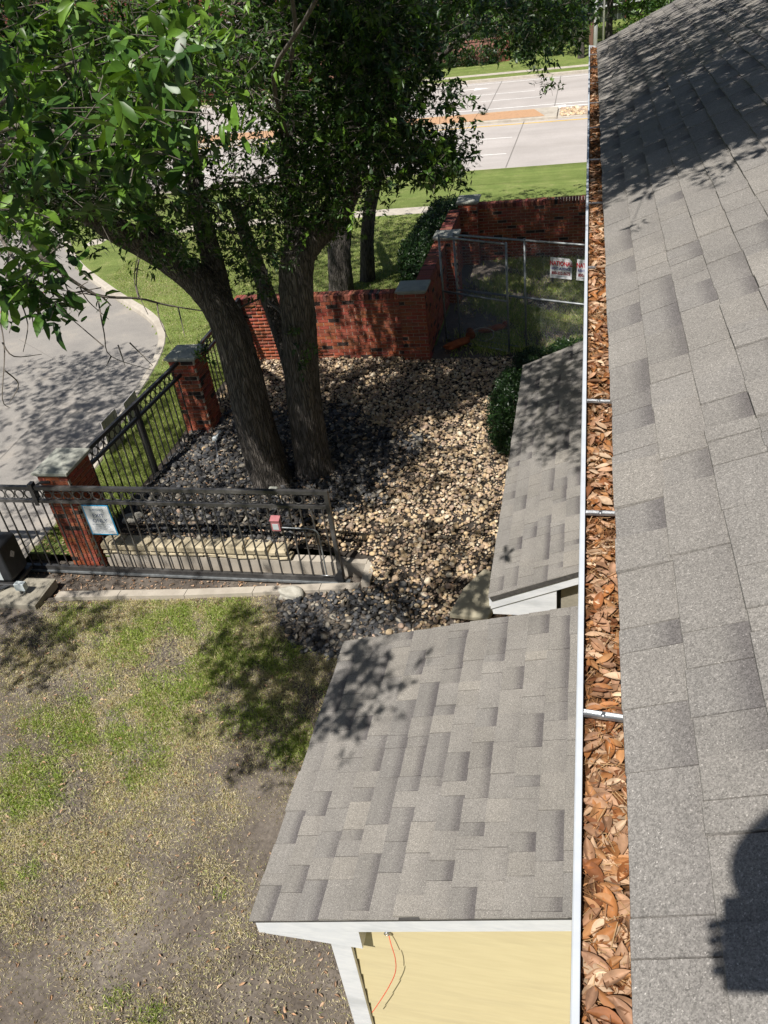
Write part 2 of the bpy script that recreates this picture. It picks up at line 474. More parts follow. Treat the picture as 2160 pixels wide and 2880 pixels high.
sheet('planting_bed', -6.75, .9, 7.4, 14.45, .1, lambda x, y: g_bed(x, y) - .02, M['bed'], lambda x, y: (y > 8.3) | (x > -2.75))
sheet('yard_ground', -2.9, 1.2, 14.35, 20.2, .15, lambda x, y: .26 + .02 * wob(x, y), M['soil'])
sheet('verge', -27, 14, 8.2, 29.95, .15, g_verge, M['turf'],
      lambda x, y: ~((x > -6.65) & (y < 14.5)) & ~((x > -2.8) & (y < 20.0)) & ~((np.abs(y - (25.35 - .006 * (x + 5) ** 2 * (x < -5))) < .3) & (x > -15.5)))
# the drive: a flat slab left of the kerb
dp = [(float(a), float(b_)) for a, b_ in KERBS] + [(-27, 31.3), (-34, 31.3), (-24, 22), (-20, 12), (-20, 2)]
dm = MB(); dm.add([(x, y, 0.0) for x, y in dp], [tuple(range(len(dp)))[::-1]])
tag(dm.build('driveway', M['drive']), kind='structure')
# kerb solids
km = MB()
prof = [(-.02, -.2), (-.02, .02), (.0, .10), (.03, .14), (.17, .15), (.19, .12), (.19, -.2)]
vs = []; fs = []
KP = KERBS[(KERBS[:, 1] > 8.3)]
for i, p_ in enumerate(KP):
    t = KP[min(i + 1, len(KP) - 1)] - KP[max(i - 1, 0)]; t = t / np.hypot(*t); nrm = np.array([t[1], -t[0]])
    for a, z in prof: q = p_ + nrm * a; vs.append((q[0], q[1], z))
npf = len(prof)
for i in range(len(KP) - 1):
    for k in range(npf - 1): fs.append((i * npf + k, (i + 1) * npf + k, (i + 1) * npf + k + 1, i * npf + k + 1))
fs.append(tuple(range(npf)))
km.add(vs, fs)
tag(km.build('driveway_kerb', M['kerb']), kind='structure')
# a painted red fire-lane stroke and the expansion joints of the drive
for nm, a, b_, wd, ma in (('fire_lane_stripe', (-14.6, 20.6), (-15.6, 17.6), .12, M['pink']), ('drive_joint', (-8.75, 13.2), (-13.5, 16.6), .018, M['tar']),
                          ('drive_joint', (-8.2, 9.4), (-14.5, 9.2), .02, M['tar']), ('drive_joint', (-10.2, 8.4), (-10.6, 14.7), .02, M['tar'])):
    a, b_ = Vector((*a, .004)), Vector((*b_, .004)); n_ = (b_ - a).normalized().cross(Vector((0, 0, 1))) * wd / 2
    mb = MB(); mb.add([a - n_, b_ - n_, b_ + n_, a + n_], [(3, 2, 1, 0)])
    tag(mb.build(nm, ma), kind='structure')

# ---- road, in a frame turned 2.9 degrees: y = t - .05 x
def rd(x, t, z=0.0): return (x, t - .05 * x, z)
def strip(name, x0, x1, t0, t1, z, material, parent=None, kind='structure', n=1):
    mb = MB()
    mb.add([rd(x0, t0, z), rd(x1, t0, z), rd(x1, t1, z), rd(x0, t1, z)], [(0, 1, 2, 3)])
    o = mb.build(name, material, parent)
    if kind: tag(o, kind=kind)
    return o
def slabbox(name, x0, x1, t0, t1, z0, z1, material, parent=None, bev=.015):
    mb = MB(); mb.box((x0, t0, z0), (x1, t1, z1), Matrix(((1, 0, 0, 0), (-.05, 1, 0, 0), (0, 0, 1, 0), (0, 0, 0, 1))), bev)
    return tag(mb.build(name, material, parent), kind='structure')
strip('road', -70, 60, 29.9, 50.6, -.01, M['road'])
slabbox('road_kerb', -21, 60, 29.75, 29.92, -.2, .12, M['kerb'])
slabbox('road_kerb', -70, 60, 50.6, 50.8, -.2, .14, M['kerb'])
for x0, t0 in ((-5.9, 32.6), (-5.9, 35.45), (-17.9, 32.6), (-17.9, 35.45)):
    strip('lane_marking', x0, x0 + 3.0, t0, t0 + .11, -.004, M['paintw'])
for x0, t0 in ((-5.2, 44.35), (-5.6, 46.3), (-17, 44.35), (-17.4, 46.3), (6.5, 44.35), (6.2, 46.3)):
    strip('lane_marking', x0, x0 + 3.0, t0, t0 + .11, -.004, M['paintw'])
strip('lane_marking', -60, 55, 42.05, 42.2, -.004, M['paintw'])
strip('lane_marking', -60, 55, 49.9, 50.02, -.004, M['paintw'])
strip('lane_marking', -60, 55, 38.05, 38.17, -.004, M['painty'])
for a, b_ in (((-2.75, 29.95), (-2.62, 38.9)), ((-4.55, 40.9), (-4.6, 50.5)), ((-1.45, 40.9), (-1.42, 50.5)), ((-13, 29.95), (-12.9, 38.9)), ((3.5, 29.95), (3.6, 38.9))):
    a, b_ = Vector(rd(*a, -.004)), Vector(rd(*b_, -.004)); n_ = Vector((.02, 0, 0))
    mb = MB(); mb.add([a - n_, a + n_, b_ + n_, b_ - n_], [(0, 1, 2, 3)])
    tag(mb.build('road_joint', M['tar']), kind='structure')
# turn arrows painted on the far lanes
def arrow(x, t, s):
    mb = MB()
    mb.add([rd(x, t - .09, -.003), rd(x + 1.5 * s, t - .09, -.003), rd(x + 1.5 * s, t + .09, -.003), rd(x, t + .09, -.003)], [(0, 1, 2, 3) if s > 0 else (3, 2, 1, 0)])
    mb.add([rd(x, t - .42, -.003), rd(x, t + .42, -.003), rd(x - .9 * s, t, -.003)], [(0, 1, 2) if s < 0 else (2, 1, 0)])
    tag(mb.build('arrow_marking', M['paintw']), kind='structure')
arrow(-.95, 41.35, 1); arrow(-5.9, 48.4, -1)
# median: kerbed bed of orange crushed granite that ends in a cobbled nose
md = slabbox('median', -60, -1.25, 38.55, 40.75, -.2, .11, M['kerb'])
mb = MB(); mb.add([rd(-60, 38.75, .116), rd(-1.75, 38.75, .116), rd(-2.3, 40.55, .116), rd(-60, 40.55, .116)], [(0, 1, 2, 3)])
tag(mb.build('median_bed', M['mulch'], md))
slabbox('median', -1.22, 40, 38.62, 40.6, -.2, .05, M['kerb'])
# far pavement, lawn
strip('far_verge', -70, 60, 50.8, 52.0, .13, M['turf'])
strip('far_sidewalk', -70, 60, 52.0, 52.75, .134, M['kerb'])
sheet('far_lawn', -60, 50, 54, 76, 1.0, lambda x, y: .13 + .5 * smooth((y - 54) / 14), M['turf'])
strip('far_lawn_edge', -70, 60, 52.75, 57.5, .128, M['turf'])
# near sidewalk across the verge, in separate slabs
sw = tag(empty('sidewalk'), kind='structure')
xs = [-15.6, -14.6, -13.4, -12.0, -10.6, -9.2, -7.8, -6.3, -4.8, -3.3, -1.8, -.3, 1.2, 2.7, 4.2, 5.7, 7.2, 8.7]
def swy(x): return 25.35 - (.006 * (x + 5) ** 2 if x < -5 else 0) - (.010 * (x + 9) ** 2 if x < -9 else 0) - (.03 * (x + 12.6) ** 2 if x < -12.6 else 0)
for a, b_ in zip(xs[:-1], xs[1:]):
    mb = MB()
    ya, yb = swy(a), swy(b_)
    mb.prism([(a + .01, ya - .36, -.05), (b_ - .01, yb - .36, -.05), (b_ - .01, yb + .36, -.05), (a + .01, ya + .36, -.05)], (0, 0, .19))
    mb.build('paving_slab', M['kerb'], sw)
# ================================================================== HOUSE
house = tag(empty('house', (3.5, 5, 0)), 'pale yellow house with grey shingle roofs and a white leaf-filled gutter', 'house')
HB = Matrix.Translation((-3.5, -5, 0))
def hpart(mb, name, material, parent=None):
    """a part of the house, given in world coordinates"""
    o = mb.build(name, material, parent or house)
    if parent is None: o.location = (-3.5, -5, 0)
    return o
# unit shingle piece: butt edge at y=0 thick, upper end thin
_sv = [(0, 0, 0), (1, 0, 0), (1, 1, 0), (0, 1, 0), (.004, .012, .86), (.996, .012, .86), (1, 1, .25), (0, 1, .25), (0, 0, .55), (1, 0, .55)]
_sf = [(4, 5, 6, 7), (8, 9, 5, 4), (0, 1, 9, 8), (1, 2, 6, 5), (3, 0, 4, 7), (0, 3, 2, 1)]
def shingle_mesh():
    me = bpy.data.meshes.new('shingle'); me.from_pydata(_sv, [], _sf)
    l = me.uv_layers.new(name='UVMap')
    for p_ in me.polygons:
        for li in p_.loop_indices:
            c_ = me.vertices[me.loops[li].vertex_index].co; l.data[li].uv = (c_.x, c_.y * 1.22)
    me.materials.append(M['shingle']); me.update(); return me
SH = shingle_mesh()
_sq = np.array([(4, 5, 6, 7), (8, 9, 5, 4), (0, 1, 9, 8), (1, 2, 6, 6), (3, 0, 4, 7)])
_sq[3] = (1, 2, 6, 5)
def shingle_roof(name, xe, ze, slope, y0, y1, length, expo, limit, seed, thick=1.0, dk_t=.02, wide=1.0, calm=0.0):
    rs = random.Random(seed)
    s, c = math.sin(slope), math.cos(slope)
    fr = Matrix(((0, c, -s, xe), (-1, 0, 0, y1), (0, s, c, ze), (0, 0, 0, 1)))
    deck = MB(); deck.box((0.004, .012, -dk_t), (y1 - y0 - .004, length, -.006))
    dk = deck.build(name, M['deck'], house)
    dk.matrix_local = HB @ fr
    pieces = []
    k = 0
    while k * expo < length - .02:
        x = -rs.uniform(0, .3)
        v0 = k * expo
        while x < y1 - y0:
            wd = rs.choice((.07, .10, .13, .16, .19, .22, .28)) * rs.uniform(.9, 1.1) * wide
            a, b_ = max(x, 0), min(x + wd, y1 - y0)
            if b_ - a > .02:
                kind = rs.random()
                tooth = rs.random() < .5
                if kind < .34: t = (rs.uniform(.80, .92), rs.uniform(.5, .95), rs.uniform(.1, .5)); tooth = False
                elif kind < .44: t = (rs.uniform(1.04, 1.14), rs.uniform(0, .2), rs.uniform(.6, 1.0)); tooth = True
                else: t = (rs.uniform(.94, 1.02), rs.uniform(0, .22), rs.uniform(.3, .65))
                t = (t[0] + (1.0 - t[0]) * calm, t[1] * (1 - .55 * calm), t[2] + (.5 - t[2]) * calm * .5)
                h = (.0135 if tooth else .0085) * thick
                pieces.append((a + .0015, v0 + rs.uniform(-.002, .002), b_ - a - .003, min(expo * 1.22, length - v0), h, t))
            x += wd
        k += 1
    def dist(p_):
        q = fr @ Vector((p_[0] + p_[2] / 2, p_[1] + p_[3] / 2, 0)); v = q - Vector((0, 0, H))
        z = v.dot(_f)
        if z < .05: return 1e6 - z
        px, py = 1080 + FPX * v.dot(CR) / z, 1440 - FPX * v.dot(CU) / z
        return v.length if -150 < px < 2310 and -150 < py < 3030 else 1e4 + v.length
    order = sorted(range(len(pieces)), key=lambda i: dist(pieces[i]))
    near = order[:limit]
    for i in near:
        a, v0, wd, ln, h, t = pieces[i]
        o = bpy.data.objects.new('shingle', SH); COL.objects.link(o); o.parent = dk
        o.matrix_local = Matrix.Translation((a, v0 + rs.uniform(-.004, .002), -.003)) @ Matrix.Rotation(rs.gauss(0, .006), 4, 'Z') @ Matrix.Diagonal((wd, ln, h * rs.uniform(.9, 1.5), 1))
        o.color = (*t, 1)
    rest = order[limit:]
    if rest:
        base = np.array(_sv)
        V = np.concatenate([base * np.array((pieces[i][2], pieces[i][3], pieces[i][4])) + np.array((pieces[i][0], pieces[i][1], -.003)) for i in rest])
        F = np.concatenate([_sq + 10 * j for j in range(len(rest))])
        tint = np.repeat(np.array([pieces[i][5] for i in rest]), len(_sq), 0)
        uv = np.tile((base[_sq.ravel()][:, :2] * np.array((1, 1.22))), (len(rest), 1))
        o = new_obj('shingles_beyond', mesh_np('shingles_beyond', V, F, False, tint, uv), dk, M['shingle_far'])
        o['kind'] = 'stuff'
    return dk
EZ = 5.5
shingle_roof('main_roof', .104, EZ, R(22.6), -3.5, 12.63, 5.6, .141, 290, 3, thick=1.15, wide=1.05, calm=.5)
shingle_roof('side_roof', -1.594, 2.90, R(15.3), 1.962, 4.0, 2.15, .135, 290, 5, calm=.3)
shingle_roof('side_roof', -.725, 2.30, R(23.5), 5.215, 9.70, 1.25, .135, 290, 11, dk_t=.05, calm=.2)
# main wall behind and below the gutter
mb = MB(); mb.box((.36, -3.2, 0), (6.0, 12.35, 5.42)); hpart(mb, 'wall', M['siding'])
mb = MB(); mb.box((.122, -3.5, EZ - .17), (.150, 12.60, EZ - .012)); hpart(mb, 'fascia_board', M['white'])
mb = MB(); mb.box((.15, -3.5, EZ - .16), (.37, 12.60, EZ - .148)); hpart(mb, 'soffit', M['white'])
# gutter: folded sheet with a rolled lip
gp = [(.0190, -.007), (.0190, -.0005), (.017, .0), (.0075, .0), (.005, -.0025), (.0045, -.016), (.012, -.026), (.013, -.04), (.03, -.062), (.036, -.08), (.036, -.112), (.114, -.112), (.1185, -.02)]
gq = [(x + (.0014 if i < 10 else 0) - (.0014 if i > 10 else 0), z + (.0014 if i >= 5 else -.0014)) for i, (x, z) in enumerate(gp)]
gq = [(.0176, -.007), (.0176, -.002), (.0165, -.0016), (.0085, -.0016), (.0066, -.004), (.0062, -.0155), (.0136, -.0254), (.0146, -.0392), (.0314, -.061), (.0376, -.0795), (.0376, -.1104), (.1126, -.1104), (.1171, -.02)]
gv = []
for y in (-3.5, 12.63):
    gv += [(x, y, EZ + z) for x, z in gp] + [(x, y, EZ + z) for x, z in gq]
n_ = len(gp); gf = []
for i in range(n_ - 1):
    gf.append((i, i + 1, 2 * n_ + i + 1, 2 * n_ + i)[::-1]); gf.append((n_ + i, n_ + i + 1, 3 * n_ + i + 1, 3 * n_ + i))
gf.append((0, n_, 3 * n_, 2 * n_)); gf.append((n_ - 1, 2 * n_ - 1, 4 * n_ - 1, 3 * n_ - 1))
mb = MB(); mb.add(gv, gf)
gut = hpart(mb, 'gutter', M['gutter'])
mb = MB(); mb.prism([(x, 12.63, EZ + z) for x, z in gp[3:]], (0, .004, 0)); hpart(mb, 'gutter_end_cap', M['gutter'], gut)
for i, y in enumerate((.42, 1.24, 1.99, 2.68, 4.07, 5.2, 6.3, 7.4, 8.5, 9.6, 10.7, 11.8)):
    sk = random.uniform(-.012, .004)
    mb = MB(); Mx = Matrix.Translation((.012, y, EZ - .012)) @ Matrix.Rotation(math.atan2(sk, .1), 4, 'Z')
    mb.box((0, -.0085, -.002), (.106, .0085, .0), Mx); mb.box((0, -.0085, .0), (.106, -.0065, .005), Mx); mb.box((0, .0065, .0), (.106, .0085, .005), Mx)
    mb.tube([Mx @ Vector((.05, 0, 0)), Mx @ Vector((.05, 0, .004))], .005, 8)
    hpart(mb, 'gutter_hanger', M['galv'], gut)

# ---- the near bay under the side roof
TS = math.tan(R(15.3))
def zroof(x): return 2.885 + (x + 1.594) * TS
def rake(y0, y1, x0, x1, ztop, tan, hgt, name='rake_board'):
    mb = MB(); mb.prism([(x0, y0, ztop(x0)), (x0, y0, ztop(x0) - hgt), (x1, y0, ztop(x1) - hgt), (x1, y0, ztop(x1))], (0, y1 - y0, 0)); return hpart(mb, name, M['white'])
rake(1.978, 2.008, -1.572, .36, lambda x: zroof(x) - .004, TS, .118)
rake(3.955, 3.985, -1.572, .36, lambda x: zroof(x) - .004, TS, .118)
mb = MB(); mb.box((-1.585, 2.008, 2.77), (-1.556, 3.955, 2.874)); hpart(mb, 'eave_board', M['white'])
zb = lambda x: zroof(x) - .125
mb = MB(); mb.prism([(-1.556, 1.99, zb(-1.556)), (-1.545, 1.99, 2.745), (-1.02, 1.99, 2.735), (-1.02, 1.99, zb(-1.02))], (0, .085, 0)); hpart(mb, 'eave_return', M['white'])
mb = MB(); mb.box((-1.55, 2.076, 2.742), (-1.2, 3.95, 2.752)); hpart(mb, 'soffit', M['white'])
mb = MB(); mb.box((-1.222, 2.045, 0), (-1.112, 2.072, 2.742)); mb.box((-1.222, 2.0722, 0), (-1.196, 2.16, 2.742)); hpart(mb, 'corner_board', M['white'])
mb = MB(); mb.box((-1.192, 2.095, 0), (.36, 3.9, 2.74)); hpart(mb, 'bay_wall', M['siding'])
def clip(poly, f):
    out = []
    for i, a in enumerate(poly):
        b_ = poly[(i + 1) % len(poly)]; fa, fb = f(a), f(b_)
        if fa <= 0: out.append(a)
        if fa * fb < 0: t = fa / (fa - fb); out.append((a[0] + t * (b_[0] - a[0]), a[1] + t * (b_[1] - a[1])))
    return out
sid = None
z = -.02; k = 0
while z < 3.4:
    z1 = z + .165
    pl = clip([(-1.108, z), (.355, z), (.355, z1 + .012), (-1.108, z1 + .012)], lambda q: q[1] - (zroof(q[0]) - .03))
    if len(pl) >= 3:
        fy = lambda zz: 2.068 + .014 * (zz - z) / .177
        mb = MB()
        fr_ = [(x, fy(zz), zz) for x, zz in pl]; bk = [(x, fy(zz) + .010, zz) for x, zz in pl]
        n_ = len(pl)
        mb.add(fr_ + bk, [tuple(range(n_)), tuple(range(n_, 2 * n_))[::-1]] + [(i, n_ + i, n_ + (i + 1) % n_, (i + 1) % n_) for i in range(n_)])
        if sid is None: sid = hpart(mb, 'lap_siding', M['siding'])
        else: hpart(mb, 'siding_board', M['siding'], sid)
    z = z1
# gable wall panel behind the lap boards above the bay wall
mb = MB(); mb.prism([(-1.19, 2.1, 2.735), (.355, 2.1, 2.735), (.355, 2.1, zroof(.355) - .06), (-1.19, 2.1, zroof(-1.19) - .06)], (0, 1.8, 0)); hpart(mb, 'bay_gable', M['siding'])

# ---- the second side roof further along
TS2 = math.tan(R(23.5))
zr2 = lambda x: 2.285 + (x + .725) * TS2
rake(5.228, 5.258, -.708, .36, lambda x: zr2(x) - .012, TS2, .115)
rake(9.655, 9.685, -.708, .36, lambda x: zr2(x) - .012, TS2, .115)
mb = MB(); mb.prism([(-.70, 5.24, zr2(-.70) - .127), (-.69, 5.24, 2.10), (-.16, 5.24, 2.10), (-.16, 5.24, zr2(-.16) - .127)], (0, .09, 0)); hpart(mb, 'eave_return', M['white'])
mb = MB(); mb.box((-.722, 5.258, 2.17), (-.694, 9.655, 2.268)); hpart(mb, 'eave_board', M['white'])
mb = MB(); mb.box((-.69, 5.331, 2.10), (-.36, 9.6, 2.112)); hpart(mb, 'soffit', M['white'])
mb = MB(); mb.box((-.33, 5.36, 0), (.36, 9.5, 2.09)); hpart(mb, 'bay_wall', M['siding'])
mb = MB(); mb.prism([(-.33, 5.37, 2.095), (.355, 5.37, 2.095), (.355, 5.37, zr2(.355) - .07), (-.33, 5.37, zr2(-.33) - .07)], (0, 4.1, 0)); hpart(mb, 'bay_gable', M['siding'])
mb = MB(); mb.prism([(-.158, 5.338, 2.02), (.355, 5.338, 2.02), (.355, 5.338, zr2(.355) - .128), (-.158, 5.338, zr2(-.158) - .128)], (0, .03, 0)); vf = hpart(mb, 'vent_frame', M['black'])
mb = MB(); mb.prism([(-.125, 5.332, 2.0), (.355, 5.332, 2.0), (.355, 5.332, zr2(.355) - .175), (-.125, 5.332, zr2(-.125) - .175)], (0, .005, 0)); hpart(mb, 'vent_panel', M['pad'], vf)
# red wire hanging from a screw eye on the yellow wall
wr = empty('loose_wire', (-.90, 2.06, 2.80))
tag(wr, 'thin red wire hanging from an eye on the yellow wall', 'wire')
pts = [Vector((0, .012, 0)), Vector((.02, -.03, -.05)), Vector((.035, -.05, -.16)), Vector((.02, -.055, -.30)), Vector((-.04, -.06, -.48)), Vector((-.115, -.07, -.66)), Vector((-.16, -.075, -.76))]
def spline(P, n=8):
    out = []
    P = [Vector(p_) for p_ in P]
    for i in range(len(P) - 1):
        p0, p1, p2, p3 = P[max(i - 1, 0)], P[i], P[i + 1], P[min(i + 2, len(P) - 1)]
        for j in range(n):
            t = j / n
            out.append(.5 * ((2 * p1) + (p2 - p0) * t + (2 * p0 - 5 * p1 + 4 * p2 - p3) * t * t + (3 * p1 - p0 - 3 * p2 + p3) * t ** 3))
    return out + [P[-1]]
mb = MB(); mb.tube(spline(pts), .0026, 6); mb.build('wire', M['wirered'], wr)
mb = MB(); mb.tube([(0, .02, 0), (0, -.006, 0)], .012, 10); mb.tube([(.012 * math.cos(a), -.012, .012 * math.sin(a)) for a in np.linspace(0, 2 * math.pi, 13)[:-1]], .003, 6, closed=True)
mb.build('screw_eye', M['galv'], wr)

# ---- gutter contents
def leaf_grid(nl, nw, curl, fold, twist, asym, wdt=.4):
    """a curled leaf 1 long"""
    V = []
    for i in range(nl + 1):
        t = i / nl
        wd = wdt * (math.sin(math.pi * min(1, max(0, t)) ** (.85 + asym)) ** .75) * .5
        if i in (0, nl): wd = .006
        for j in range(nw + 1):
            s_ = (j / nw - .5) * 2
            y = s_ * wd
            z = curl * (t - .5) ** 2 + fold * abs(s_) ** 1.5 * wd * 2 + twist * (t - .5) * s_ * wd
            V.append((t - .5, y, z))
    F = []
    for i in range(nl):
        for j in range(nw):
            a = i * (nw + 1) + j; F.append((a, a + 1, a + nw + 2, a + nw + 1))
    return np.array(V), np.array(F)
DRY = [leaf_grid(6, 4, c_, f_, t_, a_, w_) for c_, f_, t_, a_, w_ in ((.5, .5, .3, 0, .42), (-.35, .75, -.6, .15, .38), (.25, -.5, .8, -.1, .44), (.9, .9, 0, .1, .36), (-.6, -.4, .4, 0, .46), (.15, .95, -.9, .2, .34))]
def stamp0(bases, P, S, T):
    Vs, Fs, Ts, off = [], [], [], 0
    for i in range(len(P)):
        V, F = bases[i % len(bases)]; a = rng.uniform(0, 6.28); t = rng.normal(0, .4); c_, s_ = math.cos(a), math.sin(a)
        Rm = np.array(((c_, -s_, 0), (s_, c_, 0), (0, 0, 1))) @ np.array(((1, 0, 0), (0, math.cos(t), -math.sin(t)), (0, math.sin(t), math.cos(t))))
        Vs.append((V * S[i]) @ Rm.T + P[i]); Fs.append(F + off); Ts.append(np.repeat(T[i:i + 1], len(F), 0)); off += len(V)
    return np.concatenate(Vs), np.concatenate(Fs), np.concatenate(Ts)
DRYM = []
for V_, F_ in DRY:
    me = mesh_np('dry_leaf', V_, F_, True); me.materials.append(M['dry']); DRYM.append(me)
DRYCOL = np.array([(.34, .145, .05), (.26, .10, .035), (.38, .19, .08), (.48, .32, .20), (.42, .25, .15), (.18, .07, .028), (.36, .21, .13), (.54, .39, .26), (.29, .16, .09)])
ny, nx = 1300, 7
Y, X = np.meshgrid(np.linspace(-.6, 12.62, ny), np.linspace(.0195, .1165, nx), indexing='ij')
Zg = EZ - .041 + .011 * wob(X * 30, Y * 7, 1) + .007 * rng.normal(size=X.shape)
i_ = np.arange(ny * nx).reshape(ny, nx)
F = np.stack([i_[:-1, :-1], i_[:-1, 1:], i_[1:, 1:], i_[1:, :-1]], -1).reshape(-1, 4)
tag(new_obj('gutter_debris', mesh_np('gutter_debris', np.stack([X, Y, Zg], -1).reshape(-1, 3), F, True), None, M['muck']), 'brown rotted leaf muck filling the white gutter', 'debris', kind='stuff')
lf = []
for i in range(2500):
    u = random.random()
    y = .45 + 12.1 * u ** 1.35
    ln = random.uniform(.026, .064)
    lf.append((y, random.uniform(.032, .104), EZ - .040 + random.uniform(.002, .022) + .011 * float(wob(np.array(2.0), np.array(y * 7))), ln))
lf.sort()
joinV, joinF, joinT = [], [], []
nsolo = 0
for i, (y, x, z, ln) in enumerate(lf):
    a = random.uniform(0, 2 * math.pi); tilt = random.gauss(0, .22); rl = random.gauss(0, .28)
    hw = ln * .5 * abs(math.cos(a)) * .85
    x = min(max(x, .024 + hw), .114 - hw) if hw < .044 else .068
    k = random.randrange(6); c_ = DRYCOL[random.randrange(9)] * random.uniform(.75, 1.15)
    Mx = Matrix.Translation((x, y, z)) @ Matrix.Rotation(a, 4, 'Z') @ Matrix.Rotation(tilt, 4, 'Y') @ Matrix.Rotation(rl, 4, 'X') @ Matrix.Diagonal((ln, ln, ln * .6, 1))
    if y > .55 and nsolo < 290 and i % 2 == 0:
        o = bpy.data.objects.new('dry_leaf', DRYM[k]); COL.objects.link(o); o.matrix_world = Mx; o.color = (*c_, 1); nsolo += 1
        tag(o, 'loose curled brown leaf lying in the gutter litter', 'leaf', 'dry leaves lying in the gutter')
    else:
        V_, F_ = DRY[k]
        A = np.array(Mx); joinF.append(F_ + sum(len(v_) for v_ in joinV) if len(joinV) < 1 else F_ + len(joinV) * len(V_)); joinV.append(V_ @ A[:3, :3].T + A[:3, 3]); joinT.append(np.repeat(c_[None], len(F_), 0))
tag(new_obj('fallen_leaves', mesh_np('fallen_leaves', np.concatenate(joinV), np.concatenate(joinF), True, np.concatenate(joinT)), None, M['dry_far']), 'mass of small brown leaves packed along the white gutter', 'leaf litter', kind='stuff')
n = 2600
y = .4 + 12.1 * rng.random(n) ** 1.4; x = rng.uniform(.026, .110, n)
V, F, T = stamp0(DRY, np.stack([x, y, EZ - .036 + rng.uniform(0, .014, n)], 1), rng.uniform(.007, .02, n), DRYCOL[rng.integers(0, 9, n)] * rng.uniform(.5, 1.1, n)[:, None])
tag(new_obj('leaf_fragments', mesh_np('leaf_fragments', V, F, True, T), None, M['dry_far']), 'crumbled leaf bits between the gutter leaves', 'debris', kind='stuff')
# catkin threads and stems among them
n = 3600
y = .4 + 12.1 * rng.random(n) ** 1.4; x = rng.uniform(.024, .112, n); a = rng.uniform(0, 6.28, n); ln = rng.uniform(.008, .03, n)
d = np.stack([np.cos(a) * ln, np.sin(a) * ln, rng.normal(0, .004, n)], 1); c0 = np.stack([x, y, EZ - .030 + rng.uniform(-.006, .012, n)], 1)
sdv = np.stack([-np.sin(a), np.cos(a), np.zeros(n)], 1) * .0009
V = np.stack([c0 - d - sdv, c0 - d + sdv, c0 + d + sdv, c0 + d - sdv], 1).reshape(-1, 3); V[:, 0] = np.clip(V[:, 0], .022, .115)
tag(new_obj('catkin_litter', mesh_np('catkin_litter', V, np.arange(4 * n).reshape(n, 4), False, np.array([(.24, .12, .05), (.38, .24, .12), (.15, .07, .032)])[rng.integers(0, 3, n)]), None, M['dry_far']),
    'fine tan catkin threads strewn through the gutter', 'debris', kind='stuff')
# ================================================================== BRICKWORK
BL, BH, MJ = .22, .0692, .0125
_bm = MB(); _bm.box((0, -.006, 0), (1, .05, 1)); BRICK = _bm.mesh('brick'); BRICK.materials.append(M['brick'])
_bb = np.array([v_.co[:] for v_ in BRICK.vertices]); _bf = np.array([p_.vertices[:] for p_ in BRICK.polygons])
def brick_col(rs):
    q = rs.random()
    if q < .08: c_ = (.045, .032, .028)
    elif q < .16: c_ = (.16, .045, .03)
    else: c_ = (rs.uniform(.24, .34), rs.uniform(.070, .102), rs.uniform(.042, .058))
    return c_
def lay(parent, faces, limit=300, seed=1):
    """faces: (origin, along, length, z0, courses, start offset) rows of bricks, nearest kept as objects"""
    rs = random.Random(seed); items = []
    for (ox, oy), (dx, dy), ln, z0, nc, off in faces:
        for k in range(nc):
            x = -BL * (((k + off) % 2) * .5)
            while x < ln - .015:
                a, b_ = max(x, 0), min(x + BL - MJ, ln)
                if b_ - a > .03:
                    j = rs.uniform(-.002, .002)
                    Mx = Matrix(((dx, -dy, 0, ox + dx * a - dy * j), (dy, dx, 0, oy + dy * a + dx * j), (0, 0, 1, z0 + k * BH), (0, 0, 0, 1))) @ Matrix.Diagonal((b_ - a, 1, BH - MJ, 1))
                    items.append((Mx, brick_col(rs)))
                x += BL
    pm = parent.matrix_basis.inverted()
    items.sort(key=lambda it: (it[0].translation - Vector((0, 0, H))).length)
    for Mx, c_ in items[:limit]:
        o = bpy.data.objects.new('brick', BRICK); COL.objects.link(o); o.parent = parent; o.matrix_local = pm @ Mx; o.color = (*c_, 1)
    rest = items[limit:]
    if rest:
        V = np.concatenate([_bb @ np.array(m_)[:3, :3].T + np.array(m_)[:3, 3] for m_, _ in rest]); V = V - np.array(parent.location)
        F = np.concatenate([_bf + 8 * i for i in range(len(rest))])
        o = new_obj('bricks_beyond', mesh_np('bricks_beyond', V, F, False, np.repeat(np.array([c_ for _, c_ in rest]), 6, 0)), parent, M['brick_far']); o['kind'] = 'stuff'
def core(parent, a, b_):
    l = parent.location; mb = MB(); mb.box((a[0] - l.x, a[1] - l.y, a[2]), (b_[0] - l.x, b_[1] - l.y, b_[2])); return mb.build('mortar_core', M['mortar'], parent)
def cap_course(parent, x0, x1, y0, y1, z0, z1, along, seed):
    """a rowlock of bricks on edge"""
    rs = random.Random(seed); l = parent.location
    a0, a1 = (x0, x1) if along == 'x' else (y0, y1)
    a = a0
    while a < a1 - .02:
        b_ = min(a + .068, a1)
        Mx = Matrix.Translation(((a if along == 'x' else x0) - l.x, (y0 if along == 'x' else a) - l.y, z0))
        sx, sy = ((b_ - a - .008), (y1 - y0)) if along == 'x' else ((x1 - x0), (b_ - a - .008))
        o = bpy.data.objects.new('cap_brick', BRICK); COL.objects.link(o); o.parent = parent
        o.matrix_local = Mx @ Matrix.Diagonal((sx, sy / .056, z1 - z0 + rs.uniform(-.003, .003), 1)) @ Matrix.Translation((0, .006, 0))
        c_ = brick_col(rs); o.color = (c_[0] * .8, c_[1] * .9, c_[2] * 1.1, 1)
        a = b_
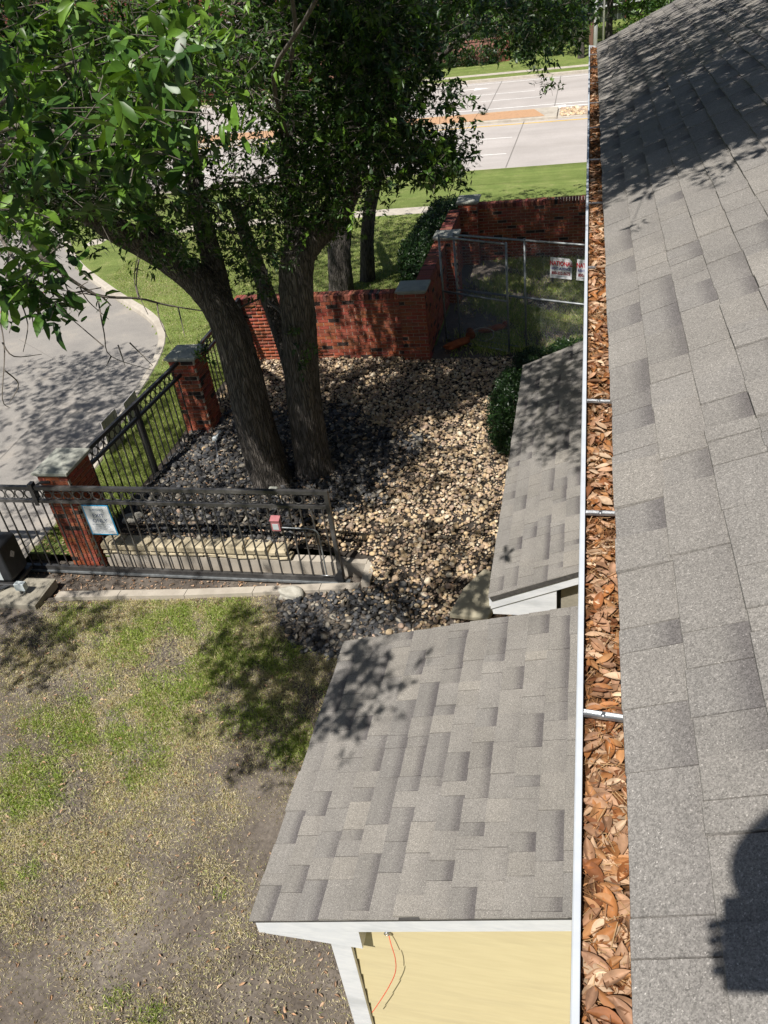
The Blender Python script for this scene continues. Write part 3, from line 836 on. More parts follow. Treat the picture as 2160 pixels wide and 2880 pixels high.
def pier(name, label, x0, x1, y0, y1, z0, z1, seed, group, oh=.045, sides=('front', 'right')):
    o = empty(name, ((x0 + x1) / 2, (y0 + y1) / 2, z0)); tag(o, label, 'brick pier', group)
    l = Vector(o.location)
    e = .008
    mb = MB(); mb.box((x0 + e - l.x, y0 + e - l.y, 0), (x1 - e - l.x, y1 - e - l.y, z1 - z0)); mb.build('mortar_core', M['mortar'], o)
    nc = int((z1 - z0) / BH); zz = z1 - nc * BH
    fs = [((x0, y0 + .003), (1, 0), x1 - x0, zz, nc, seed), ((x1 - .003, y0 + .052), (0, 1), y1 - y0 - .054, zz, nc, seed + 1)]
    fs += [((x1, y1 - .003), (-1, 0), x1 - x0, zz, nc, seed), ((x0 + .003, y1 - .052), (0, -1), y1 - y0 - .104, zz, nc, seed + 1)]
    o.matrix_basis = Matrix.Translation(l)
    lay(o, fs, 300, seed)
    w2, d2 = (x1 - x0) / 2, (y1 - y0) / 2; zc = z1 - z0
    mb = MB(); mb.box((-w2 - .012, -d2 - .012, zc), (w2 + .012, d2 + .012, zc + .028)); mb.box((-w2 - oh, -d2 - oh, zc + .028), (w2 + oh, d2 + oh, zc + .075), None, .008)
    t = [(-w2 - oh + .012, -d2 - oh + .012), (w2 + oh - .012, -d2 - oh + .012), (w2 + oh - .012, d2 + oh - .012), (-w2 - oh + .012, d2 + oh - .012)]
    mb.add([(x, y, zc + .0745) for x, y in t] + [(x * .12, y * .12, zc + .115) for x, y in t], [(0, 1, 5, 4), (1, 2, 6, 5), (2, 3, 7, 6), (3, 0, 4, 7), (4, 5, 6, 7)])
    mb.build('cap_stone', M['cap'], o)
    return o
pier('brick_pier', 'red brick pier beside the EXIT ONLY sign, pale stone cap', -7.14, -6.69, 8.10, 8.68, -.06, 1.57, 1, 'brick piers of the gate and garden wall')
pier('brick_pier', 'red brick pier left of the leaning oak trunk, leaf sprig on its cap', -6.66, -6.20, 11.43, 11.90, .18, 1.68, 4, 'brick piers of the gate and garden wall')
pier('brick_pier', 'red brick pier at the outer corner of the garden wall, above the river rock', -3.31, -2.82, 14.25, 14.72, .16, 1.62, 7, 'brick piers of the gate and garden wall')
pier('brick_pier', 'brick pier midway along the side wall, behind the fence corner', -3.07, -2.62, 17.22, 17.66, .2, 1.66, 10, 'brick piers of the gate and garden wall')
pier('brick_pier', 'farthest brick pier where the side wall meets the rear wall', -2.90, -2.46, 19.70, 20.24, .2, 1.70, 13, 'brick piers of the gate and garden wall')
def wall(label, x0, x1, y0, y1, z0, z1, faces, along, seed, limit=300):
    o = empty('brick_wall', ((x0 + x1) / 2, (y0 + y1) / 2, 0)); tag(o, label, 'brick wall', 'low garden walls of red brick')
    o.matrix_basis = Matrix.Translation(o.location)
    e = .008
    core(o, (x0 + (e if along == 'y' else 0), y0 + (e if along == 'x' else 0), z0), (x1 - (e if along == 'y' else 0), y1 - (e if along == 'x' else 0), z1))
    lay(o, faces, limit, seed)
    cap_course(o, x0 - (.012 if along == 'y' else 0), x1 + (.012 if along == 'y' else 0), y0 - (.012 if along == 'x' else 0), y1 + (.012 if along == 'x' else 0), z1 + .002, z1 + .108, along, seed)
    return o
NC = 19
wall('sunlit red brick wall behind the two oak trunks', -6.62, -3.315, 14.36, 14.60, .1, 1.50, [((-6.62, 14.363), (1, 0), 3.30, 1.5 - NC * BH, NC, 0), ((-3.32, 14.597), (-1, 0), 3.30, 1.5 - NC * BH, NC, 0)], 'x', 21)
wall('shadowed brick side wall running back between stone-capped piers', -3.10, -2.86, 14.725, 19.69, .1, 1.50,
     [((-2.863, 14.73), (0, 1), 4.95, 1.5 - NC * BH, NC, 0), ((-3.097, 19.69), (0, -1), 4.95, 1.5 - NC * BH, NC, 1)], 'y', 22)
wall('dark rear brick wall behind the chain-link fence', -2.455, 1.6, 19.98, 20.22, .1, 1.50, [((-2.455, 19.983), (1, 0), 4.0, 1.5 - NC * BH, NC, 0)], 'x', 23)

# ================================================================== GATE AND FENCES
_rg = MB(); _rg.tube([(.060 * math.cos(a), 0, .066 * math.sin(a)) for a in np.linspace(0, 2 * math.pi, 21)[:-1]], .0075, 6, closed=True); RING = _rg.mesh('ring')
_sc = MB()
for s_ in (-1, 1):
    _sc.tube([(s_ * (.007 + .020 * (t / .07) ** 2), 0, t) for t in np.linspace(-.07, .07, 9)], .0055, 5)
SCROLL = _sc.mesh('scroll')
def rail_panel(o, L_, zt, zb, material, end_posts, mid_posts, z_at=None, base=None, picket_r=.0085, spacing=.1495, ring=True, start=.075):
    """a panel along local +x of object o: top rail, ring band, second rail, pickets, bottom rail"""
    z_at = z_at or (lambda x: 0.0)
    RING_ = RING.copy(); RING_.materials.clear(); RING_.materials.append(material)
    SC_ = SCROLL.copy(); SC_.materials.clear(); SC_.materials.append(material)
    def bar(name, z, h, d):
        mb = MB(); n = 8
        for i in range(n if z_at(L_) != 0 else 1):
            pass
        vs = [(0, -d / 2, z + z_at(0)), (L_, -d / 2, z + z_at(L_)), (L_, d / 2, z + z_at(L_)), (0, d / 2, z + z_at(0))]
        mb.prism(vs, (0, 0, h)); mb.build(name, material, o)
    bar('top_rail', zt - .052, .052, .052)
    bar('second_rail', zt - .265, .045, .045)
    bar('bottom_rail', zb, .05 if base is None else base, .055)
    pm = MB(); pm.box((-picket_r, -picket_r, 0), (picket_r, picket_r, 1)); PK = pm.mesh('picket'); PK.materials.append(material)
    n = int((L_ - .1) / spacing); x = start
    while x < L_ - .04:
        p_ = bpy.data.objects.new('picket', PK); COL.objects.link(p_); p_.parent = o
        p_.location = (x, 0, zb + .02 + z_at(x)); p_.scale = (1, 1, zt - .27 - zb - .005)
        if ring and x + spacing < L_ + .04:
            xr = x
            r_ = bpy.data.objects.new('ring', RING_); COL.objects.link(r_); r_.parent = o; r_.location = (xr, 0, zt - .136 + z_at(xr))
            s2 = bpy.data.objects.new('scroll', SC_); COL.objects.link(s2); s2.parent = o; s2.location = (xr + spacing / 2, 0, zt - .136 + z_at(xr))
        x += spacing
    for xp, r_ in end_posts + mid_posts:
        mb = MB(); mb.box((xp - r_, -r_ - .002, zb - .01 + z_at(xp)), (xp + r_, r_ + .002, zt + .004 + z_at(xp))); mb.build('post', material, o)
gate = tag(empty('sliding_gate', (-9.05, 8.03, 0)), 'long dark steel sliding gate with a band of rings under its top rail', 'gate')
rail_panel(gate, 6.02, 1.455, .0, M['greymetal'], [(5.995, .026)], [], base=.07)
mb = MB(); mb.box((0, -.05, -.03), (6.1, .05, -.002)); mb.build('bottom_track', M['galv_dull'], gate)
mb = MB(); mb.prism([(5.9, -.03, .10), (5.98, -.03, .20), (6.03, -.03, .20), (6.03, -.03, .05), (5.93, -.03, .05)], (0, -.035, 0)); mb.build('stop_bracket', M['black'], gate)
# guide bracket that holds the top rail against the pier
gb = tag(empty('gate_guide', (-7.23, 8.03, 1.3)), 'black steel guide bracket hooked over the gate top rail at the pier', 'bracket')
mb = MB(); mb.box((-.03, -.045, -.14), (.03, -.034, .19)); mb.box((-.03, .034, -.14), (.03, .045, .19)); mb.box((-.03, -.0455, .190), (.03, .0455, .205)); mb.build('bracket_frame', M['blackmetal'], gb)
mb = MB(); mb.prism([(-.02, .046, .12), (.12, .046, .2), (.26, .046, .2), (.26, .046, .17), (.13, .046, .17), (-.02, .046, .08)], (0, .02, 0)); mb.build('bracket_arm', M['blackmetal'], gb)
for s_ in (-1, 1):
    mb = MB(); mb.tube([(0, s_ * .031, .07), (0, s_ * .031, .15)], .005, 8); mb.build('roller', M['black'], gb)
fa = tag(empty('iron_fence', (-6.76, 8.70, .02), math.atan2(2.72, .27)), 'black iron fence panel with rings between the two gate piers', 'fence', 'black iron fence panels')
rail_panel(fa, 2.725, 1.58, .08, M['blackmetal'], [], [(1.36, .03)], z_at=lambda x: .085 * x / 2.725 * 1.0)
fb = tag(empty('iron_fence', (-6.42, 11.91, .1), math.atan2(2.44, -.06)), 'black iron fence panel half hidden behind the leaning trunk', 'fence', 'black iron fence panels')
rail_panel(fb, 2.44, 1.55, .12, M['blackmetal'], [], [(2.40, .03)])

def text(parent, body, size, loc, material, rot=(math.pi / 2, 0, 0), align='CENTER', name='lettering', sx=1.0, bold=0.0):
    cu = bpy.data.curves.new('t', 'FONT'); cu.body = body; cu.size = size; cu.align_x = align; cu.offset = bold; cu.resolution_u = 3
    t = bpy.data.objects.new('t', cu); COL.objects.link(t)
    dg = bpy.context.evaluated_depsgraph_get(); dg.update()
    me = bpy.data.meshes.new_from_object(t.evaluated_get(dg)); bpy.data.objects.remove(t, do_unlink=True)
    me.name = name; me.materials.clear()
    o = new_obj(name, me, parent, material); o.location = loc; o.rotation_euler = rot; o.scale = (sx, 1, 1); return o
es = tag(empty('gate_sign', (-6.345, 7.985, .69)), 'blue-edged EXIT ONLY sign hung on the gate pickets', 'sign')
mb = MB(); mb.box((-.20, 0, 0), (.20, .006, .50), None, .002); mb.build('sign_border', M['signblue'], es)
mb = MB(); mb.box((-.183, -.0025, .022), (.183, -.0005, .482)); mb.build('sign_face', M['signwhite'], es)
for b_, s_, z, ma, bo in (('SHEPARD', .050, .405, 'inkgrey', .001), ('EXIT', .085, .300, 'inknavy', 0), ('ONLY', .085, .215, 'inknavy', 0), ('WARNING: GATE', .036, .165, 'inkgrey', 0), ('CLOSES AFTER', .036, .128, 'inkgrey', 0),
                          ('EACH VEHICLE', .036, .091, 'inkgrey', 0), ('DO NOT FOLLOW OTHER VEHICLES', .018, .062, 'inkgrey', 0), ('AUTHORIZED EXIT ONLY', .018, .040, 'inkgrey', 0)):
    text(es, b_, s_, (0, -.0035, z), M[ma], bold=bo)
for x in (-.16, .16):
    mb = MB(); mb.tube([(x, -.004, .465), (x, .0, .465)], .006, 8); mb.build('bolt', M['galv_dull'], es)
sb = tag(empty('gate_sensor', (-3.79, 7.985, .84)), 'small faded red box on the gate with a curved conduit', 'sensor box')
mb = MB(); mb.box((-.058, -.035, .02), (.058, .035, .19), None, .008); mb.build('sensor_housing', M['pink'], sb)
mb = MB(); mb.prism([(-.064, -.05, .19), (.064, -.05, .19), (.064, .04, .218), (-.064, .04, .218)], (0, 0, .006)); mb.build('sensor_hood', M['pink'], sb)
mb = MB(); mb.box((-.04, -.040, .05), (.04, -.0355, .14), None, .001); mb.build('sensor_face', M['steelgrey'], sb)
mb = MB(); mb.tube(spline([(.055, 0, .06), (.30, 0, .055), (.45, 0, .05), (.535, 0, 0), (.55, 0, -.14), (.55, 0, -.5), (.55, 0, -.70)], 6), .011, 8); mb.build('conduit', M['galv_dull'], sb)
mb = MB(); mb.tube([(.47, -.01, -.71), (.62, -.01, -.71)], .008, 6); mb.build('conduit_clamp', M['galv'], sb)

# ---- limestone edging and concrete channel behind the gate
sw_ = tag(empty('stone_retaining_wall', (-5.2, 8.3, 0)), 'low wall of tan limestone blocks holding back the dark stones', 'retaining wall')
mb = MB(); mb.box((-1.46, -.08, -.12), (2.45, .06, .16)); mb.build('concrete_footing', M['concrete'], sw_)
def block(x0, x1, y0, y1, z0, z1, rs):
    mb = MB(); mb.box((x0, y0, z0), (x1, y1, z1), None, min(.022, (z1 - z0) * .3))
    mb.v = [(x + rs.uniform(-.008, .008), y + rs.uniform(-.012, .012), z + rs.uniform(-.007, .007)) for x, y, z in mb.v]
    return mb
rs = random.Random(4)
x = -1.46
while x < 1.35:
    wd = rs.uniform(.2, .38); block(x + .004, min(x + wd, 1.4) - .004, -.095, .05, .165, .243, rs).build('stone_block', M['limestone'], sw_); x += wd
x = -1.46
while x < 1.25:
    wd = rs.uniform(.26, .5); block(x + .004, min(x + wd, 1.35) - .004, -.11, .13, .247, .352 + rs.uniform(-.02, .025), rs).build('stone_block', M['limestone'], sw_); x += wd
ch = tag(empty('channel_end', (-2.72, 8.05, 0)), 'short concrete return closing the gate channel beside the river rock', 'concrete kerb')
mb = MB(); mb.prism([(-.04, .19, -.12), (-.02, -.2, -.12), (.10, -.2, -.12), (.09, .31, -.12), (-.04, .31, -.12)], (0, 0, .27)); mb.build('channel_return', M['concrete'], ch)
ks = tag(empty('edging_kerb', (-5, 7.6, 0)), 'narrow concrete edging strip along the front of the gate', 'concrete kerb')
kp = [(-7.02, 7.41), (-6.1, 7.50), (-5.14, 7.585), (-4.2, 7.70), (-3.3, 7.82), (-2.78, 7.875)]
for (a0, b0), (a1, b1) in zip(kp[:-1], kp[1:]):
    mb = MB(); mb.prism([(a0 + .004 + 5, b0 - .065 - 7.6, -.1), (a1 - .004 + 5, b1 - .065 - 7.6, -.1), (a1 - .004 + 5, b1 + .065 - 7.6, -.1), (a0 + .004 + 5, b0 + .065 - 7.6, -.1)], (0, 0, .165)); mb.build('kerb_length', M['concrete'], ks)

# ---- gate operator on its pad
pd = tag(empty('operator_pad', (-7.7, 7.4, 0)), 'square concrete pad under the black gate operator', 'concrete pad')
block(-.62, .51, -.28, .28, -.06, .12, rs).build('pad_slab', M['pad'], pd)
op = tag(empty('gate_operator', (-7.9, 7.66, .12)), 'black gate operator box with a grey diamond mark', 'gate operator')
mb = MB(); mb.box((-.26, -.2, .05), (.22, .2, .72), None, .06)
hs = mb.build('housing', M['black'], op)
bv = hs.modifiers.new('soft', 'BEVEL'); bv.width = .03; bv.segments = 3
mb = MB(); mb.box((-.28, -.22, 0), (.24, .22, .06), None, .012); mb.build('base_plate', M['blackmetal'], op)
mb = MB(); mb.box((-.22, -.2045, .12), (.08, -.201, .34)); mb.build('front_panel', M['steelgrey'], op)
mb = MB()
for q in (((.2225, -.06, .44), (.2225, -.005, .50), (.2225, -.005, .385)), ((.2225, .045, .44), (.2225, .002, .385), (.2225, .002, .50))):
    mb.prism(q, (.003, 0, 0))
mb.build('diamond_mark', M['signgrey'], op)
jb = tag(empty('junction_box', (-7.47, 7.33, .12)), 'small grey junction box on two stub conduits on the pad', 'junction box')
mb = MB(); mb.box((-.075, -.03, .07), (.075, .05, .19), None, .006); mb.build('box_body', M['steelgrey'], jb)
for x in (-.035, .025):
    mb = MB(); mb.tube([(x, 0, 0), (x, 0, .072)], .014, 8); mb.build('conduit_stub', M['galv_dull'], jb)
for i in range(3):
    mb = MB(); mb.tube(spline([(.1 + .03 * i, -.2, .04), (-.05 + .04 * i, -.33, .03), (-.14 + .05 * i, -.5, .035), (-.25, -.7 - .05 * i, -.07)], 6), .012, 6)
    mb.build('power_cable', M['black'], op)
# two yard signs seen from behind the fence
for (x, y, z, h, yaw, lab) in ((-8.0, 11.26, .12, .65, 0, 'grey back of the larger board standing at the driveway kerb'), (-7.9, 11.9, .25, .55, .06, 'second grey board just behind the larger one at the kerb')):
    ys = tag(empty('yard_sign', (x, y, z), yaw), lab, 'sign', 'boards at the drive')
    mb = MB(); mb.box((-.006, -.26, .03), (.006, .26, h), None, .002); mb.build('board', M['signgrey'], ys)
    for s_ in (-.15, .15):
        mb = MB(); mb.tube([(.011, s_, -.1), (.011, s_, h - .05)], .005, 6); mb.build('stake', M['galv_dull'], ys)

# ================================================================== CHAIN-LINK
def chain_panel(label, a, b_, posts, z0, z1):
    a, b_ = Vector((*a, 0)), Vector((*b_, 0)); d = b_ - a; ln = d.length
    o = tag(empty('chain_link_panel', (a.x, a.y, z0), math.atan2(d.y, d.x)), label, 'fence panel', 'temporary chain-link panels')
    h = z1 - z0
    for nm, z in (('top_rail', h), ('mid_rail', 1.03), ('bottom_rail', .04)):
        mb = MB(); mb.tube([(0, 0, z), (ln, 0, z)], .021, 8); mb.build(nm, M['galv_dull'], o)
    for x in posts:
        mb = MB(); mb.tube([(x, 0, -.15), (x, 0, h + .03)], .021, 8); mb.build('post', M['galv_dull'], o)
    p_ = .06; mb = MB()
    x = -h
    segs = []
    cells_x, cells_z = int(ln / p_), int((h - .05) / p_)
    V = []; F = []
    r_ = .0019
    for i in range(cells_x + 1):
        # one zig-zag wire
        zz = np.arange(cells_z * 2 + 1) * p_ / 2 + .05
        xx = i * p_ + (np.arange(cells_z * 2 + 1) % 2) * p_ / 2 * (1 if i % 2 == 0 else -1) * 1.0
        xx = i * p_ + np.where(np.arange(cells_z * 2 + 1) % 2 == 0, -p_ * .26, p_ * .76)
        xx = np.clip(xx, 0, ln)
        for k in range(len(zz) - 1):
            n0 = len(V)
            yo = .003 * (1 if k % 2 else -1)
            dx_, dz_ = xx[k + 1] - xx[k], zz[k + 1] - zz[k]; l_ = math.hypot(dx_, dz_) + 1e-9
            nx_, nz_ = -dz_ / l_ * r_, dx_ / l_ * r_
            for X_, Z_ in ((xx[k], zz[k]), (xx[k + 1], zz[k + 1])):
                V += [(X_ + nx_, yo, Z_ + nz_), (X_ - nx_ * .5, yo + r_, Z_ - nz_ * .5), (X_ - nx_ * .5, yo - r_, Z_ - nz_ * .5)]
            F += [(n0, n0 + 1, n0 + 4, n0 + 3), (n0 + 1, n0 + 2, n0 + 5, n0 + 4), (n0 + 2, n0, n0 + 3, n0 + 5)]
    w_ = new_obj('wire_mesh', mesh_np('wire_mesh', V, F, True), o, M['galv_dull']); w_['kind'] = 'stuff'
    return o
chain_panel('nearer chain-link panel with its end post against the brick side wall', (-2.64, 15.22), (-1.34, 14.55), (.0, 1.46), .26, 2.34)
cb = chain_panel('longer chain-link panel that carries the NATIONAL signs', (-2.37, 15.27), (1.35, 13.72), (.0, 1.45, 4.0), .26, 2.34)
ang = math.atan2(13.72 - 15.27, 1.35 + 2.37)
for i, (x, lab) in enumerate(((-.39, 'white NATIONAL RENT-A-FENCE sign fully in view on the chain-link'), (.07, 'second white NATIONAL sign cut off by the gutter'))):
    y = 15.27 + (x + 2.37) * math.tan(ang) - .035
    s_ = tag(empty('fence_sign', (x, y, 1.73), ang), lab, 'sign', 'rental fence signs')
    s_.rotation_euler = (R(-4), 0, ang)
    mb = MB(); mb.prism([(-.205, 0, .0), (.205, 0, .0), (.205, 0, .30), (.15, 0, .355), (-.205, 0, .36)], (0, .004, 0)); mb.build('sign_board', M['signwhite'], s_)
    text(s_, 'NATIONAL', .105, (0, -.003, .225), M['inkred'], sx=.80, bold=.004)
    text(s_, 'RENT-A-FENCE', .062, (0, -.003, .150), M['inkblue'], sx=.86, bold=.0015)
    text(s_, '800-352-5675', .072, (0, -.003, .068), M['inkdark'], sx=.86, bold=.003)
    mb = MB(); mb.box((-.12, -.003, .035), (.12, -.001, .042)); mb.build('printed_line', M['inkgrey'], s_)
# sandbags on the fence feet
def blob(name, lab, cat, p_, size, rz, material, seed, n=(28, 16), nz=.06, group=None, tilt=0.0, parent=None, flat=1.0):
    rs_ = np.random.default_rng(seed)
    u = np.linspace(0, math.pi, n[1]); v_ = np.linspace(0, 2 * math.pi, n[0], endpoint=False)
    U, V2 = np.meshgrid(u, v_, indexing='ij')
    P = np.stack([np.cos(U), np.sin(U) * np.cos(V2), np.sin(U) * np.sin(V2)], -1)
    P = np.sign(P) * np.abs(P) ** flat
    ph = rs_.uniform(0, 6.28, 9); fr = rs_.uniform(1.2, 4.5, (9, 3))
    d = sum(np.sin(P @ fr[i] + ph[i]) for i in range(9)) / 3
    P = P * (1 + nz * d)[..., None] * np.array(size)
    i_ = np.arange(n[0] * n[1]).reshape(n[1], n[0])
    F = np.stack([i_[:-1], i_[1:], np.roll(i_[1:], -1, 1), np.roll(i_[:-1], -1, 1)], -1).reshape(-1, 4)
    o = new_obj(name, mesh_np(name, P.reshape(-1, 3), F, True), parent, material)
    o.location = p_; o.rotation_euler = (0, tilt, rz)
    if lab: tag(o, lab, cat, group)
    return o
sbg = tag(empty('sandbag', (-2.36, 14.78, .33), .9), 'crumpled orange sandbag on the fence foot beside the brick wall', 'sandbag', 'orange sandbags at the fence')
blob('bag', None, None, (0, 0, .06), (.34, .12, .085), 0, M['bag'], 5, nz=.2, parent=sbg)
blob('bag_neck', None, None, (.36, 0, .13), (.085, .09, .11), .3, M['bag'], 6, nz=.18, parent=sbg)
mb = MB(); mb.tube(spline([(.40, 0, .16), (.55, -.1, .22), (.72, -.25, .14), (.6, -.36, .05), (.42, -.3, .03)], 6), .008, 6); mb.build('tie_rope', M['rope'], sbg)
sb2 = tag(empty('sandbag', (-1.75, 15.55, .30), .7), 'flat faded orange sandbag behind the chain-link fence', 'sandbag', 'orange sandbags at the fence')
blob('bag', None, None, (0, 0, .05), (.32, .12, .07), 0, M['bag'], 8, nz=.2, parent=sb2)
blob('bag_neck', None, None, (.34, .02, .05), (.07, .06, .05), .3, M['bag'], 9, nz=.15, parent=sb2)
# single stones
blob('boulder', 'pale rounded boulder at the lawn edge below the gate end', 'boulder', (-3.66, 7.66, .05), (.17, .11, .10), .1, M['boulder'], 12, nz=.09, flat=.8)
blob('boulder', 'cream stone lying by the gate pier behind the fence', 'boulder', (-6.45, 8.85, .36), (.16, .08, .07), .5, M['boulder'], 13, nz=.1, flat=.8)
mb = MB(); mb.prism([(-1.50, 7.30, .10), (-1.02, 7.22, .13), (-.92, 7.5, .16), (-1.0, 8.0, .2), (-1.15, 8.08, .2), (-1.38, 7.75, .14)], (0, 0, .075)); 
fl = mb.build('flagstone', M['slab']); bv = fl.modifiers.new('worn', 'BEVEL'); bv.width = .02; bv.segments = 2
tag(fl, 'large flat grey stone tucked under the side roof corner', 'stone slab')
ll = tag(empty('landscape_light', (-4.44, 9.52, .33)), 'small green lamp box at the foot of the leaning trunk', 'garden light')
mb = MB(); mb.box((-.07, -.05, .05), (.07, .05, .15), None, .012); mb.build('lamp_housing', M['cap'], ll)
mb = MB(); mb.tube([(0, 0, -.1), (0, 0, .06)], .012, 6); mb.build('stake', M['black'], ll)
hs_ = tag(empty('garden_tap', (-5.98, 11.05, .32)), 'short pale pipe with a valve leaning by the iron fence', 'pipe')
mb = MB(); mb.tube([(0, 0, .12), (.28, -.62, .02)], .012, 8); mb.build('pipe', M['galv'], hs_)
mb = MB(); mb.box((-.04, -.03, .08), (.04, .05, .15), None, .01); mb.tube([(.0, .0, .12), (.08, .12, .2)], .016, 8); mb.build('valve', M['steelgrey'], hs_)
# ================================================================== SCATTER
def rot_rand(n, tilt=None):
    """random rotation matrices; tilt limits the lean from upright"""
    a = rng.uniform(0, 2 * math.pi, n); ca, sa = np.cos(a), np.sin(a)
    Z = np.zeros((n, 3, 3)); Z[:, 0, 0] = ca; Z[:, 0, 1] = -sa; Z[:, 1, 0] = sa; Z[:, 1, 1] = ca; Z[:, 2, 2] = 1
    t = rng.normal(0, tilt, n) if tilt else rng.uniform(-math.pi, math.pi, n)
    u = rng.normal(0, tilt, n) if tilt else rng.uniform(-math.pi, math.pi, n)
    X = np.zeros((n, 3, 3)); X[:, 0, 0] = 1; X[:, 1, 1] = np.cos(t); X[:, 1, 2] = -np.sin(t); X[:, 2, 1] = np.sin(t); X[:, 2, 2] = np.cos(t)
    Yr = np.zeros((n, 3, 3)); Yr[:, 1, 1] = 1; Yr[:, 0, 0] = np.cos(u); Yr[:, 0, 2] = np.sin(u); Yr[:, 2, 0] = -np.sin(u); Yr[:, 2, 2] = np.cos(u)
    return Z @ X @ Yr
def stamp(bases, P, Rm, S, T, which=None):
    """copies of base shapes, merged: returns V, F, tint"""
    n = len(P); which = rng.integers(0, len(bases), n) if which is None else which
    Vs, Fs, Ts = [], [], []; off = 0
    S = np.asarray(S); S = S[:, None] * np.ones(3) if S.ndim == 1 else S
    for k, (V, F) in enumerate(bases):
        ix = np.nonzero(which == k)[0]
        if not len(ix): continue
        A = (V[None] * S[ix][:, None, :]) @ np.transpose(Rm[ix], (0, 2, 1)) + P[ix][:, None, :]
        Vs.append(A.reshape(-1, 3)); Fs.append((F[None] + (np.arange(len(ix)) * len(V))[:, None, None] + off).reshape(-1, F.shape[1]))
        off += len(ix) * len(V); Ts.append(np.repeat(T[ix], len(F), 0))
    return np.concatenate(Vs), np.concatenate(Fs), np.concatenate(Ts)
def ico(sub):
    t = (1 + 5 ** .5) / 2
    v = [(-1, t, 0), (1, t, 0), (-1, -t, 0), (1, -t, 0), (0, -1, t), (0, 1, t), (0, -1, -t), (0, 1, -t), (t, 0, -1), (t, 0, 1), (-t, 0, -1), (-t, 0, 1)]
    f = [(0, 11, 5), (0, 5, 1), (0, 1, 7), (0, 7, 10), (0, 10, 11), (1, 5, 9), (5, 11, 4), (11, 10, 2), (10, 7, 6), (7, 1, 8), (3, 9, 4), (3, 4, 2), (3, 2, 6), (3, 6, 8), (3, 8, 9), (4, 9, 5), (2, 4, 11), (6, 2, 10), (8, 6, 7), (9, 8, 1)]
    v = [np.array(p_) / np.linalg.norm(p_) for p_ in v]
    for _ in range(sub):
        c_ = {}; nf = []
        def m_(a, b_):
            k = (min(a, b_), max(a, b_))
            if k not in c_: p_ = v[a] + v[b_]; v.append(p_ / np.linalg.norm(p_)); c_[k] = len(v) - 1
            return c_[k]
        for a, b_, d in f:
            x, y, z = m_(a, b_), m_(b_, d), m_(d, a); nf += [(a, x, z), (b_, y, x), (d, z, y), (x, y, z)]
        f = nf
    return np.array(v), np.array(f)
def stones(n, sub, nz, sq, seed, cut=None):
    rs_ = np.random.default_rng(seed); out = []
    for i in range(n):
        V, F = ico(sub)
        fr = rs_.uniform(.8, 2.6, (5, 3)); ph = rs_.uniform(0, 6.28, 5)
        d = sum(np.sin(V @ fr[k] + ph[k]) for k in range(5)) / 3
        V = V * (1 + nz * d)[:, None] * np.array((1, rs_.uniform(.62, .95), rs_.uniform(*sq)))
        if cut is not None:
            F = F[V[F][:, :, 2].max(1) > cut]; u_, inv = np.unique(F, return_inverse=True); V = V[u_]; F = inv.reshape(F.shape)
        out.append((V, F))
    return out
def slate_zone(x, y):
    k = .35 * wob(x, y, 1.6)
    a = (x < -4.0 + k) & (y > 8.3) & (y < 12.0 + k)
    b_ = np.hypot(x + 3.55, (y - 10.6) * .75) < .95 + k
    c_ = (y < 7.75 + k * .4 - .1 * (x + 3.2)) & (x < -2.15 + k)
    return a | b_ | c_
def front_edge(x): return np.interp(x, [-4.1, -3.9, -3.72, -3.35, -2.8, -1.0, 1], [8.3, 7.72, 7.25, 6.78, 6.6, 6.3, 6.3])
n = 38000
x = rng.uniform(-6.6, -.45, n); y = rng.uniform(6.3, 14.33, n)
ok_ = (y > front_edge(x) + rng.normal(0, .05, n)) & ~((x < -2.68) & (y < 8.37) & (y > edge_y(x) - .1)) & ~((x < -6.1) & (y < 8.75))
x, y = x[ok_], y[ok_]; sl = slate_zone(x + rng.normal(0, .16, len(x)), y + rng.normal(0, .16, len(x))) & (rng.random(len(x)) < .93)
zz = g_bed(x, y)
tx, ty, tz = x[~sl], y[~sl], zz[~sl]; n = len(tx)
s_ = rng.gamma(5, .0038, n) * np.where(rng.random(n) < .04, 1.6, 1.0); s_ = np.clip(s_, .010, .060)
TAN = np.array([(.46, .34, .20), (.40, .29, .17), (.52, .42, .28), (.36, .26, .17), (.31, .22, .15), (.43, .32, .22), (.55, .47, .35), (.34, .25, .19), (.27, .21, .16), (.47, .36, .23)])
T = TAN[rng.integers(0, 10, n)] * rng.uniform(.8, 1.25, n)[:, None]
V, F, T = stamp(stones(10, 1, .10, (.45, .75), 3, -.12), np.stack([tx, ty, tz + s_ * rng.uniform(.1, .9, n)], 1), rot_rand(n, .35), s_, T)
tag(new_obj('river_rock', mesh_np('river_rock', V, F, True, T), None, M['rock']), 'bed of rounded tan river rock in dappled shade', 'gravel', kind='stuff')
sx_, sy_, sz_ = x[sl], y[sl], zz[sl]
n = 7500
ex = rng.uniform(-6.6, -2.1, n); ey = rng.uniform(6.6, 12.6, n)
k_ = slate_zone(ex + rng.normal(0, .12, n), ey + rng.normal(0, .12, n)) & (ey > front_edge(ex)) & ~((ex < -2.68) & (ey < 8.37) & (ey > edge_y(ex) - .1)) & ~((ex < -6.1) & (ey < 8.75))
ex, ey = ex[k_], ey[k_]
sx_, sy_, sz_ = np.concatenate([sx_, ex]), np.concatenate([sy_, ey]), np.concatenate([sz_, g_bed(ex, ey)]); n = len(sx_)
s_ = np.clip(rng.gamma(6, .0052, n), .014, .065)
SLT = np.array([(.075, .078, .085), (.11, .112, .118), (.06, .062, .067), (.16, .158, .155), (.20, .175, .145), (.09, .085, .08)])
T = SLT[rng.integers(0, 6, n)] * rng.uniform(.5, 1.0, n)[:, None]
odd = rng.random(n) < .09; T[odd] = np.array((.30, .27, .22))
